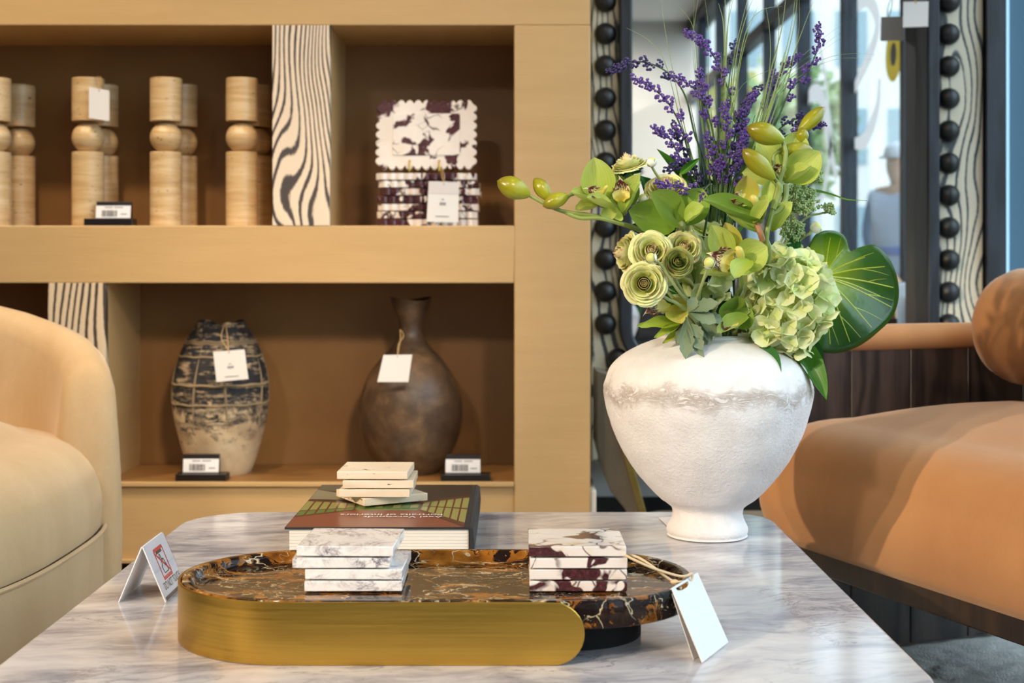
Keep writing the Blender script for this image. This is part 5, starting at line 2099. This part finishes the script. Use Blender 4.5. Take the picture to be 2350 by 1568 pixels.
def small_bud(label, px, py, D, rpx, tip, stem_pts, yellow=True):
    r = rpx * D / F
    c = W(px, py, D)
    d = Vector(tip).normalized()
    t = thing('flower_bud', label, 'flower bud', tuple(c), 'small round buds in the bouquet')
    part('bud', MB().ball(c, r * 0.8, 14), 'bud_yellow' if yellow else 'bud_white', t)
    fr = d.to_track_quat('Z', 'Y').to_matrix().to_4x4()
    for i in range(4):
        o = link('sepal', SEP, t)
        o.matrix_local = fr @ Matrix.Rotation(i * PI / 2 + px, 4, 'Z') @ Matrix.Diagonal((r, r, r, 1))
    stem(t, [c - d * r * 0.8] + stem_pts, 0.0016, 0.0022, 'stem_pale')


def sepal_patch(u, v):
    x = u * 2 - 1
    ph = lerp(PI, math.radians(58 + 45 * abs(x) ** 2.2), v)
    a = x * 0.86 * math.sin(min(1, v * 1.6) * PI / 2)
    rr = 0.9 + 0.10 * v ** 3
    return Vector((rr * math.sin(ph) * math.cos(a), rr * math.sin(ph) * math.sin(a), rr * math.cos(ph)))


SEP = MB().grid(sepal_patch, 6, 7).mesh('sepal', 'bud_white', angle=180)
small_bud('small yellow bud with white sepals at the top left', 1495, 372, 1.95, 14, (-0.1, 0, 1), [W(1503, 395, 1.955), W(1530, 440, 1.97), W(1580, 560, 2.0)])
small_bud('small green bud low beside the deep green orchid', 1476, 455, 1.94, 13, (-0.3, -0.2, 0.9), [W(1485, 475, 1.95), W(1520, 520, 1.98), W(1580, 600, 2.0)])
small_bud('small white-tipped bud before the cream ranunculus', 1494, 592, 1.845, 15, (-0.5, -0.8, 0.1), [W(1520, 612, 1.86), W(1555, 665, 1.88), W(1590, 705, 1.92)])
small_bud('small white bud in front of the spotted orchid lip', 1627, 603, 1.85, 16, (-0.1, -0.9, 0.35), [W(1620, 625, 1.86), W(1610, 655, 1.87), W(1598, 690, 1.90)])
small_bud('small striped bud at the right, above the big round leaf', 1873, 522, 1.95, 15, (0.8, -0.3, 0.5), [W(1858, 536, 1.95), W(1835, 552, 1.96), W(1780, 620, 1.99)])

# --- hydrangeas
HP = [petal_mesh('petal', 'hydr', 0.62, 0.48, 0.25, 0.3, 0.10, 0.10, 7, 7, notch=0.03, round_=True),
      petal_mesh('petal', 'hydr', 0.58, 0.45, 0.25, 0.6, 0.25, 0.16, 7, 7, notch=0.05, round_=True)]
hcen = MB().ball((0, 0, 0), 0.0022, 8).mesh('floret', 'bud_yellow')


def hydrangea(label, px, py, D, rx_, rz_, ry_, n, size, seed, front=-0.35):
    rr = random.Random(seed)
    c = W(px, py, D)
    k = D / F
    t = thing('hydrangea', label, 'flower', tuple(c))
    g_ = PI * (3 - math.sqrt(5))
    for i in range(n):
        zz = 1 - 2 * (i + 0.5) / n
        rad_ = math.sqrt(1 - zz * zz)
        a = i * g_
        d = Vector((rad_ * math.cos(a), rad_ * math.sin(a), zz))
        if d.y > -front:
            continue
        p = c + Vector((d.x * rx_ * k, d.y * ry_ * k, d.z * rz_ * k)) * rr.uniform(0.86, 1.04)
        nrm = (d + Vector((rr.uniform(-.35, .35), rr.uniform(-.35, .35), rr.uniform(-.35, .35)))).normalized()
        h = link('floret', hcen, t, p + nrm * 0.002 - c)
        e1 = nrm.orthogonal().normalized()
        e1 = Matrix.Rotation(rr.random() * 6, 3, nrm) @ e1
        e2 = nrm.cross(e1)
        s_ = size * k * rr.uniform(.85, 1.12)
        for q in range(4):
            b = q * PI / 2 + rr.uniform(-.12, .12)
            dd = (e1 * math.cos(b) + e2 * math.sin(b)) + nrm * rr.uniform(0.0, 0.45)
            place(HP[rr.random() < 0.4], 'petal', h, p + nrm * 0.001, p + dd.normalized() * s_, s_ * rr.uniform(1.0, 1.25), nrm, s_)
    stem(t, [c + Vector((0, 0.02, -0.01)), lerp(c, NECK, 0.6), neck()], 0.003, 0.004)


hydrangea('large pale green hydrangea head at the lower right of the bouquet', 1806, 690, 1.95, 84, 108, 70, 70, 47, 3, -0.3)
hydrangea('pale hydrangea florets showing between the ranunculus', 1600, 610, 1.985, 62, 92, 40, 30, 46, 4, 0.0)

# --- big round glossy leaf
bl = thing('round_leaf', 'big round glossy dark leaf at the right of the bouquet', 'leaf', tuple(NECK))
LC = (1890, 634)
ol = [(1858, 560), (1872, 538), (1895, 529), (1920, 531), (1940, 545), (1950, 575), (1962, 572), (1978, 566), (2000, 562), (2022, 572), (2042, 595), (2057, 630), (2063, 672), (2056, 710), (2040, 738), (2015, 762), (1988, 784), (1955, 802), (1915, 811), (1880, 806), (1862, 790), (1852, 750), (1850, 700), (1852, 640), (1855, 600)]
olw = spline([(x, y, 0) for x, y in ol] + [(ol[0][0], ol[0][1], 0)], 96)[:-1]
LD = 2.02


def leaf_pt(x, y):
    dx, dy = (x - LC[0]) / 180, (y - LC[1]) / 180
    r = math.hypot(dx, dy)
    a = math.atan2(dy, dx)
    d = LD + 0.035 * dx - 0.02 * r * r + 0.012 * r * math.sin(a * 5) * 0.5 + 0.02 * max(0, dy) ** 2
    return W(x, y, d)


NR = 14
mb = MB()
n = len(olw)
uvs = [(0.5, 0.0)]
vs = [leaf_pt(*LC)]
for k in range(1, NR + 1):
    for i in range(n):
        t = k / NR
        x, y = lerp(LC[0], olw[i].x, t), lerp(LC[1], olw[i].y, t)
        vs.append(leaf_pt(x, y))
        uvs.append((i / n, math.hypot(x - LC[0], y - LC[1]) / 170))
fs = [(0, 1 + i, 1 + (i + 1) % n) for i in range(n)]
for k in range(NR - 1):
    for i in range(n):
        a = 1 + k * n
        fs.append((a + i, a + n + i, a + n + (i + 1) % n, a + (i + 1) % n))
mb.add(vs, fs, 0, uvs)
blade = part('blade', mb, 'bigleaf', bl, angle=180)
mods(blade, 0, 2, 0, 0.0008)


def vein(pts, w0, w1):
    q = spline([(x, y, 0) for x, y in pts], 12)
    w_ = [leaf_pt(p.x, p.y) + Vector((0, -0.0006, 0)) for p in q]
    part('vein', MB().tube(w_, [lerp(w0, w1, i / 12) for i in range(13)], 6), 'vein_yellow', blade)


for tip, br in (((1905, 545), None), ((1935, 572), (1930, 545)), ((1985, 590), (2005, 580)), ((2030, 612), (2040, 632)), ((2050, 660), (2035, 640)), ((2045, 705), (2050, 690)), ((2000, 752), (2025, 735)), ((1950, 785), (1975, 775)), ((1905, 790), (1925, 792)), ((1868, 770), None), ((1868, 575), None), ((2020, 680), None)):
    m_ = (lerp(LC[0], tip[0], 0.5), lerp(LC[1], tip[1], 0.5) - 4)
    vein([LC, m_, tip], 0.0017, 0.0006)
    if br:
        s_ = (lerp(LC[0], tip[0], 0.62), lerp(LC[1], tip[1], 0.62) - 3)
        vein([s_, (lerp(s_[0], br[0], .5), lerp(s_[1], br[1], .5) - 2), br], 0.0007, 0.0003)
stem(bl, [leaf_pt(*LC) + Vector((0, 0.002, 0)), W(1840, 680, 2.04), W(1740, 770, 2.02), neck()], 0.003, 0.004)

# --- other leaves
for (lab, kind, b, t_, w, bd, td, hint) in (
    ('serrated dark leaf hanging over the front right of the vase', 'leafd', (1738, 800), (1791, 872), 58, 1.93, 1.885, (-0.2, -0.7, 0.7)),
    ('long pointed green leaf hanging lowest at the right of the vase', 'leaf', (1815, 775), (1901, 914), 62, 1.97, 1.93, (0.3, -0.8, 0.4)),
    ('bluish dark leaf behind the hanging pointed leaf', 'leafd', (1840, 770), (1884, 872), 56, 1.99, 1.98, (0.0, -1, 0.1)),
    ('broad dark leaf behind the orchids on the left', 'leafd', (1580, 560), (1440, 515), 66, 1.99, 1.98, (0, -0.9, 0.4)),
    ('broad dark leaf behind the pale ranunculus', 'leafd', (1560, 520), (1470, 400), 70, 2.0, 2.0, (0, -0.9, 0.3)),
    ('dark leaf in the centre gap of the bouquet', 'leafd', (1640, 740), (1655, 640), 80, 1.985, 1.98, (0, -1, 0.1)),
    ('dark leaf behind the large ranunculus', 'leafd', (1600, 720), (1520, 640), 80, 1.98, 1.97, (0, -1, 0.1)),
    ('green leaf left of the lavender stems', 'leaf', (1600, 440), (1508, 340), 26, 2.0, 1.99, (0, -1, 0.2)),
    ('narrow green leaf crossing the lavender stems', 'leaf', (1560, 400), (1606, 362), 18, 1.97, 1.96, (0, -1, 0.2)),
    ('small dark pointed leaf beside the round leaf', 'leafd', (1815, 585), (1828, 535), 34, 1.95, 1.94, (0, -1, 0.1)),
    ('dark leaf left of the white vase mouth behind the lime petals', 'leafd', (1640, 760), (1560, 790), 50, 1.96, 1.94, (0, -0.9, 0.5)),
    ('dark leaf under the deep hydrangea head', 'leafd', (1700, 700), (1760, 790), 80, 1.985, 1.96, (0, -0.9, 0.3)),
):
    a, b = W(b[0], b[1], bd), W(t_[0], t_[1], td)
    tl = thing('loose_leaf', lab, 'leaf', tuple(a), 'single leaves in the bouquet')
    place(PM[kind], 'blade', tl, a, b, w * bd / F, hint)
    stem(tl, [a + (b - a) * 0.04, lerp(a, NECK, 0.5) + Vector((0, 0.01, 0)), neck()], 0.0016, 0.002)

# --- sage leaves with cut lobes


def lobed(label, base, lobes, D):
    t = thing('sage_leaf', label, 'leaf', tuple(W(base[0], base[1], D)), 'grey-green cut leaves')
    for (tp, w, td, hint, bs) in lobes:
        b0 = bs or base
        place(SAGE, 'lobe', t, W(b0[0], b0[1], D - 0.002), W(tp[0], tp[1], D + td), w * D / F, hint)
    stem(t, [W(base[0], base[1], D), lerp(W(base[0], base[1], D), NECK, 0.5), neck()], 0.0016, 0.002, 'stem_pale')


def sage_mesh():
    def f(u, v):
        x = u * 2 - 1
        w = math.sin(PI * min(v, 1) ** 1.25) ** 0.7 * 0.5
        w *= 1 + 0.10 * (1 if int(v * 9) % 2 else -1) * (v > 0.45)
        w = max(w, 0.09 * (1 - v))
        return Vector((x * w, v, 0.25 * x * x * w - 0.14 * v * v + 0.05 * math.sin(v * 7) * x))
    return MB().grid(f, 8, 18).mesh('lobe', 'leaf_grey', angle=180)


SAGE = sage_mesh()
lobed('drooping grey-green cut leaf over the vase rim', (1576, 728), [
    ((1574, 822), 34, -0.02, (0, -0.9, 0.4), None), ((1612, 802), 30, -0.02, (0, -0.9, 0.4), (1576, 750)), ((1616, 818), 16, -0.02, (0, -0.9, 0.4), (1580, 780)), ((1614, 776), 26, -0.015, (0, -0.9, 0.4), (1576, 740)), ((1552, 788), 20, -0.01, (0, -0.9, 0.4), (1572, 745))], 1.905)
lobed('upper grey-green cut leaf under the ranunculus', (1580, 716), [
    ((1648, 692), 34, -0.015, (0, -0.8, 0.6), None), ((1645, 738), 32, -0.015, (0, -0.9, 0.4), None), ((1597, 682), 26, -0.005, (0, -0.9, 0.3), None), ((1660, 735), 26, 0.0, (0, -0.9, 0.3), (1610, 725))], 1.895)
lobed('lower grey-green cut leaf behind the drooping one', (1605, 738), [
    ((1658, 770), 30, -0.01, (0, -0.9, 0.4), None), ((1634, 786), 20, -0.01, (0, -0.9, 0.4), None), ((1622, 795), 18, -0.008, (0, -0.9, 0.4), None)], 1.925)

# --- green lace umbels
ub = MB()
for i in range(9):
    ub.ball((rnd.gauss(0, .0016), rnd.gauss(0, .0016), rnd.gauss(0, .0012)), 0.0014, 5)
ume = ub.mesh('floret_cluster', 'umbel_green')


def umbel(label, px, py, D, rpx, n, stem_pts, d=(0.2, -0.6, 0.6)):
    r = rpx * D / F
    c = W(px, py, D)
    ax = Vector(d).normalized()
    hub_ = c - ax * r * 0.7
    t = thing('lace_umbel', label, 'flower', tuple(hub_), 'green lace umbels')
    mb_ = MB()
    for i in range(n):
        v = Vector((rnd.gauss(0, 1), rnd.gauss(0, 1), rnd.gauss(0, 1))).normalized()
        if v.dot(ax) < -0.1:
            v = -v
        p = c + v * r * rnd.uniform(0.55, 1.05)
        mb_.tube([hub_, p], 0.0004, 4)
        o = link('floret_cluster', ume, t, p - hub_)
        o.rotation_euler = (rnd.random() * 6, rnd.random() * 6, 0)
    part('rays', mb_, 'umbel_green', t)
    stem(t, [hub_] + stem_pts, 0.0012, 0.002, 'stem_pale')


umbel('large green lace umbel at the right of the bouquet', 1832, 465, 1.965, 46, 110, [W(1800, 540, 1.98), neck()])
umbel('lower green lace umbel above the hydrangea', 1812, 530, 1.955, 32, 60, [W(1790, 580, 1.98), neck()])
umbel('tiny lone green umbel far right on a thin stalk', 1900, 482, 1.98, 14, 26, [W(1885, 490, 1.98), W(1840, 508, 1.98), W(1770, 600, 1.99)], (0.6, -0.2, 0.8))
umbel('small green lace umbel beside the orchid at the right', 1870, 410, 1.98, 20, 34, [W(1840, 440, 1.98), W(1790, 540, 1.99)], (0.5, -0.3, 0.7))

# --- lavender


def lav_cluster(seed, mat):
    q = random.Random(seed)
    mb_ = MB()
    for i in range(16):
        v = Vector((q.gauss(0, 1), q.gauss(0, 1), q.gauss(0, 1))).normalized()
        p = Vector((v.x * .0038, v.y * .0038, v.z * .0062))
        mb_.ball(p, q.uniform(.0014, .0021), 6)
    return mb_.mesh('floret_cluster', mat)


LV = {'lav': [lav_cluster(i, 'lav') for i in range(3)], 'lav_dark': [lav_cluster(i, 'lav_dark') for i in range(3)]}


def lavender(label, pts, D0, D1, length, mat='lav', gap=16.5, scale=1.0):
    n = len(pts)
    P3 = [W(x, y, lerp(D0, D1, i / (n - 1))) for i, (x, y) in enumerate(pts)]
    t = thing('lavender_sprig', label, 'flower', tuple(P3[-1]), 'lavender sprigs in the bouquet')
    q = spline(P3 + [neck()], 60)
    part('stem', MB().tube(q, [0.0008 + 0.0009 * i / 60 for i in range(61)], 6), 'lav_stem', t)
    # clusters along the flowering length
    s_ = 0.0
    nxt = 0.0
    side = 1
    stop = length * D0 / F
    for a, b in zip(q, q[1:]):
        d = (b - a)
        s_ += d.length
        if s_ > stop:
            break
        if s_ >= nxt:
            d.normalize()
            f = s_ / stop
            sd = d.cross(Vector((0, 1, 0))).normalized()
            o = sd * side * lerp(0.002, 0.006, f) + Vector((0, rnd.uniform(-.004, .002), 0)) - d * 0.003
            c = link('floret_cluster', rnd.choice(LV[mat]), t)
            ax = (-d + sd * side * 0.5 * f + Vector((0, rnd.uniform(-.3, .3), 0))).normalized()
            k = scale * lerp(0.78, 1.15, min(1, f * 3)) * rnd.uniform(.85, 1.15)
            c.matrix_local = Matrix.Translation(a + o - origin_of(t)) @ ax.to_track_quat('Z', 'Y').to_matrix().to_4x4() @ Matrix.Diagonal((k, k, k, 1))
            side = -side
            nxt = s_ + gap * D0 / F * (0.45 if f < 0.2 else lerp(0.7, 1.5, f)) * rnd.uniform(.8, 1.2)


LAV = [
    ('lavender sprig arching furthest to the left', [(1400, 163), (1440, 146), (1480, 143), (1530, 165), (1570, 215), (1592, 300), (1620, 440)], 2.0, 2.02, 180, 'lav_dark'),
    ('lavender sprig arching left below the furthest one', [(1455, 181), (1490, 198), (1530, 232), (1560, 285), (1580, 350), (1610, 460)], 1.98, 2.0, 210, 'lav'),
    ('lavender sprig bending left in front of the dark window post', [(1545, 175), (1575, 190), (1605, 220), (1625, 290), (1640, 380), (1645, 470)], 1.99, 2.0, 110, 'lav'),
    ('short lavender sprig pointing left above the pale ranunculus', [(1503, 296), (1530, 310), (1552, 345), (1575, 395), (1610, 470)], 1.97, 2.0, 130, 'lav'),
    ('tall lavender sprig with its tip at the top, leaning left', [(1577, 78), (1610, 95), (1635, 125), (1662, 180), (1682, 250), (1690, 330), (1665, 460)], 1.99, 2.0, 240, 'lav'),
    ('tall lavender sprig at the far right top', [(1876, 64), (1880, 95), (1868, 135), (1850, 170), (1815, 205), (1790, 260), (1745, 360), (1690, 470)], 1.99, 2.01, 190, 'lav'),
    ('lavender sprig ending in a thick spike at the upper right', [(1832, 127), (1815, 142), (1785, 170), (1768, 210), (1755, 270), (1720, 370), (1680, 470)], 2.0, 2.01, 200, 'lav'),
    ('lavender sprig pointing right past the olive bud', [(1884, 284), (1855, 292), (1820, 305), (1785, 325), (1740, 380), (1690, 470)], 1.985, 2.0, 120, 'lav'),
    ('dark lavender sprig pointing right behind the olive bud', [(1862, 267), (1830, 272), (1790, 295), (1745, 350), (1690, 470)], 2.01, 2.01, 110, 'lav_dark'),
    ('lavender sprig lying across the pale ranunculus', [(1512, 422), (1545, 428), (1580, 434), (1610, 442), (1630, 455)], 1.915, 1.935, 115, 'lav'),
    ('upright lavender sprig left of centre', [(1605, 168), (1612, 200), (1620, 240), (1635, 300), (1648, 380), (1650, 470)], 1.975, 2.0, 130, 'lav'),
    ('upright lavender sprig in the centre', [(1660, 245), (1668, 280), (1668, 330), (1660, 400), (1655, 470)], 1.965, 1.99, 150, 'lav'),
    ('upright lavender sprig right of centre', [(1728, 215), (1712, 250), (1698, 300), (1685, 360), (1668, 470)], 1.985, 2.0, 190, 'lav'),
    ('dark lavender sprig leaning right of centre', [(1738, 205), (1722, 228), (1705, 255), (1690, 300), (1672, 380), (1660, 470)], 2.01, 2.01, 160, 'lav_dark'),
    ('low dark lavender sprig at the left of the tuft', [(1545, 290), (1562, 330), (1580, 375), (1605, 430), (1625, 480)], 1.995, 2.0, 170, 'lav_dark'),
    ('low dark lavender sprig in the middle of the tuft', [(1650, 330), (1640, 370), (1640, 420), (1645, 480)], 2.01, 2.01, 130, 'lav_dark'),
    ('low lavender sprig in front of the tuft', [(1652, 365), (1656, 400), (1655, 440), (1650, 490)], 1.955, 1.98, 70, 'lav'),
    ('low lavender sprig right of the tuft', [(1712, 300), (1705, 340), (1695, 390), (1675, 470)], 1.965, 1.99, 150, 'lav'),
    ('lavender sprig beside the topmost olive bud', [(1700, 330), (1690, 370), (1685, 420), (1675, 480)], 1.95, 1.98, 110, 'lav'),
    ('dark lavender sprig low at the left above the ranunculus', [(1532, 390), (1560, 375), (1585, 390), (1605, 430), (1625, 470)], 1.985, 1.99, 100, 'lav_dark'),
    ('lavender sprig close left of the grass tuft', [(1622, 310), (1632, 345), (1640, 400), (1645, 470)], 1.965, 1.99, 120, 'lav'),
    ('thin lavender sprig behind the window post', [(1685, 100), (1680, 140), (1672, 200), (1668, 300), (1660, 460)], 2.04, 2.02, 60, 'lav_dark'),
]
for a in LAV:
    lavender(*a)

# --- grass tufts


def blade_mb(P3, w0, n=22):
    q = spline(P3, n)
    mb_ = MB()
    vs, uvs = [], []
    for i, p in enumerate(q):
        d = (q[min(i + 1, n)] - q[max(i - 1, 0)]).normalized()
        sd = d.cross(Vector((0.25, 1, 0))).normalized()
        t = i / n
        w = w0 * (0.12 + 0.88 * min(1, t * 1.6)) * 0.5
        nr = sd.cross(d) * w * 0.35
        vs += [p - sd * w, p + nr, p + sd * w]
        uvs += [(0, 1 - t), (0.5, 1 - t), (1, 1 - t)]
    fs = []
    for i in range(n):
        a = i * 3
        fs += [(a, a + 1, a + 4, a + 3), (a + 1, a + 2, a + 5, a + 4)]
    return mb_.add(vs, fs, 0, uvs)


def tuft(label, blades, D, mat='grass'):
    t = thing('grass_tuft', label, 'grass', tuple(NECK))
    for (pts, w) in blades:
        k = len(pts)
        dd = rnd.uniform(-.03, .03)
        P3 = [W(x, y, D + dd * (1 - i / (k - 1))) for i, (x, y) in enumerate(pts)] + [W(1640 + rnd.uniform(-8, 8), 640, D), neck()]
        part('blade', blade_mb(P3, w * D / F), mat, t, angle=180)


tuft('slender grass blades arching to the left', [
    ([(1438, 64), (1488, 92), (1525, 140), (1560, 270), (1600, 400), (1630, 490)], 2.5),
    ([(1514, -15), (1530, 90), (1552, 200), (1580, 330), (1620, 470)], 2.8),
    ([(1552, 8), (1590, 60), (1600, 150), (1612, 280), (1632, 460)], 3),
    ([(1592, -10), (1593, 110), (1602, 220), (1615, 320), (1635, 470)], 2.6),
    ([(1605, -20), (1590, 90), (1598, 200), (1618, 330), (1636, 470)], 2.6),
    ([(1617, -10), (1627, 80), (1625, 200), (1630, 330), (1640, 470)], 2.8)], 2.0)
tuft('upright grass blades in the centre', [
    ([(1664, -30), (1664, 60), (1660, 180), (1652, 320), (1645, 480)], 6),
    ([(1649, 8), (1660, 55), (1662, 160), (1656, 320), (1648, 480)], 5),
    ([(1688, -25), (1670, 60), (1664, 160), (1658, 320), (1650, 480)], 5),
    ([(1680, -25), (1672, 40), (1666, 150), (1662, 320), (1655, 480)], 4.5),
    ([(1722, -25), (1700, 60), (1682, 150), (1670, 300), (1655, 480)], 4),
    ([(1735, -20), (1710, 45), (1690, 130), (1675, 280), (1660, 480)], 4),
    ([(1795, 14), (1752, 22), (1716, 60), (1692, 170), (1672, 330), (1660, 480)], 3),
    ([(1740, 12), (1725, 50), (1700, 140), (1680, 290), (1662, 480)], 3),
    ([(1655, 120), (1655, 240), (1652, 360), (1648, 490)], 7),
    ([(1640, 180), (1645, 300), (1648, 400), (1648, 490)], 6),
    ([(1670, 170), (1665, 290), (1660, 400), (1655, 490)], 6)], 1.99)
tuft('thick grass blades leaning to the right', [
    ([(1806, -30), (1795, 60), (1772, 150), (1742, 260), (1700, 400), (1675, 490)], 6),
    ([(1832, -30), (1822, 60), (1795, 170), (1755, 290), (1708, 410), (1680, 490)], 6),
    ([(1828, -25), (1812, 80), (1780, 200), (1740, 310), (1700, 420), (1678, 490)], 5),
    ([(1872, -10), (1845, 60), (1812, 150), (1768, 280), (1715, 420), (1682, 490)], 4),
    ([(1834, -10), (1833, 70), (1815, 160), (1775, 280), (1720, 410), (1684, 490)], 4),
    ([(1758, 16), (1767, 80), (1766, 160), (1748, 260), (1710, 400), (1680, 490)], 3.5),
    ([(1780, -20), (1788, 50), (1780, 140), (1752, 260), (1712, 400), (1682, 490)], 3.5),
    ([(1800, 120), (1775, 220), (1740, 330), (1700, 430), (1676, 495)], 8),
    ([(1770, 200), (1745, 300), (1712, 390), (1680, 490)], 9)], 1.975)
tuft('hair-thin grass blades arching far to the right', [
    ([(1936, 53), (1885, 92), (1810, 165), (1730, 320), (1680, 480)], 1.8),
    ([(1931, 74), (1880, 112), (1800, 180), (1725, 330), (1680, 480)], 1.8),
    ([(1934, 84), (1870, 130), (1790, 200), (1720, 340), (1680, 480)], 1.6),
    ([(2018, 126), (1950, 123), (1880, 140), (1800, 195), (1720, 330), (1675, 480)], 1.9),
    ([(2012, 138), (1930, 134), (1850, 165), (1770, 240), (1700, 370), (1670, 480)], 1.9),
    ([(1830, 150), (1770, 160), (1700, 200), (1670, 300), (1655, 470)], 1.8),
    ([(1830, 175), (1770, 185), (1710, 225), (1675, 320), (1660, 470)], 1.8)], 2.01)
tuft('single bright grass blade pointing right above the round leaf', [
    ([(1990, 460), (1945, 458), (1905, 445), (1860, 437), (1800, 445), (1720, 500)], 9)], 1.99, 'grass_bright')
db = []
for i in range(22):
    x1 = rnd.uniform(1560, 1770)
    y1 = rnd.uniform(225, 350)
    xb = lerp(1640, x1, 0.35)
    db.append(([(x1, y1), (lerp(x1, xb, 0.4) + rnd.uniform(-4, 4), lerp(y1, 480, 0.4)), (lerp(x1, xb, 0.8), lerp(y1, 490, 0.8)), (xb, 500)], rnd.uniform(6, 10)))
tuft('short dark green blades packed round the lavender stems', db, 2.015, 'grass_dark')
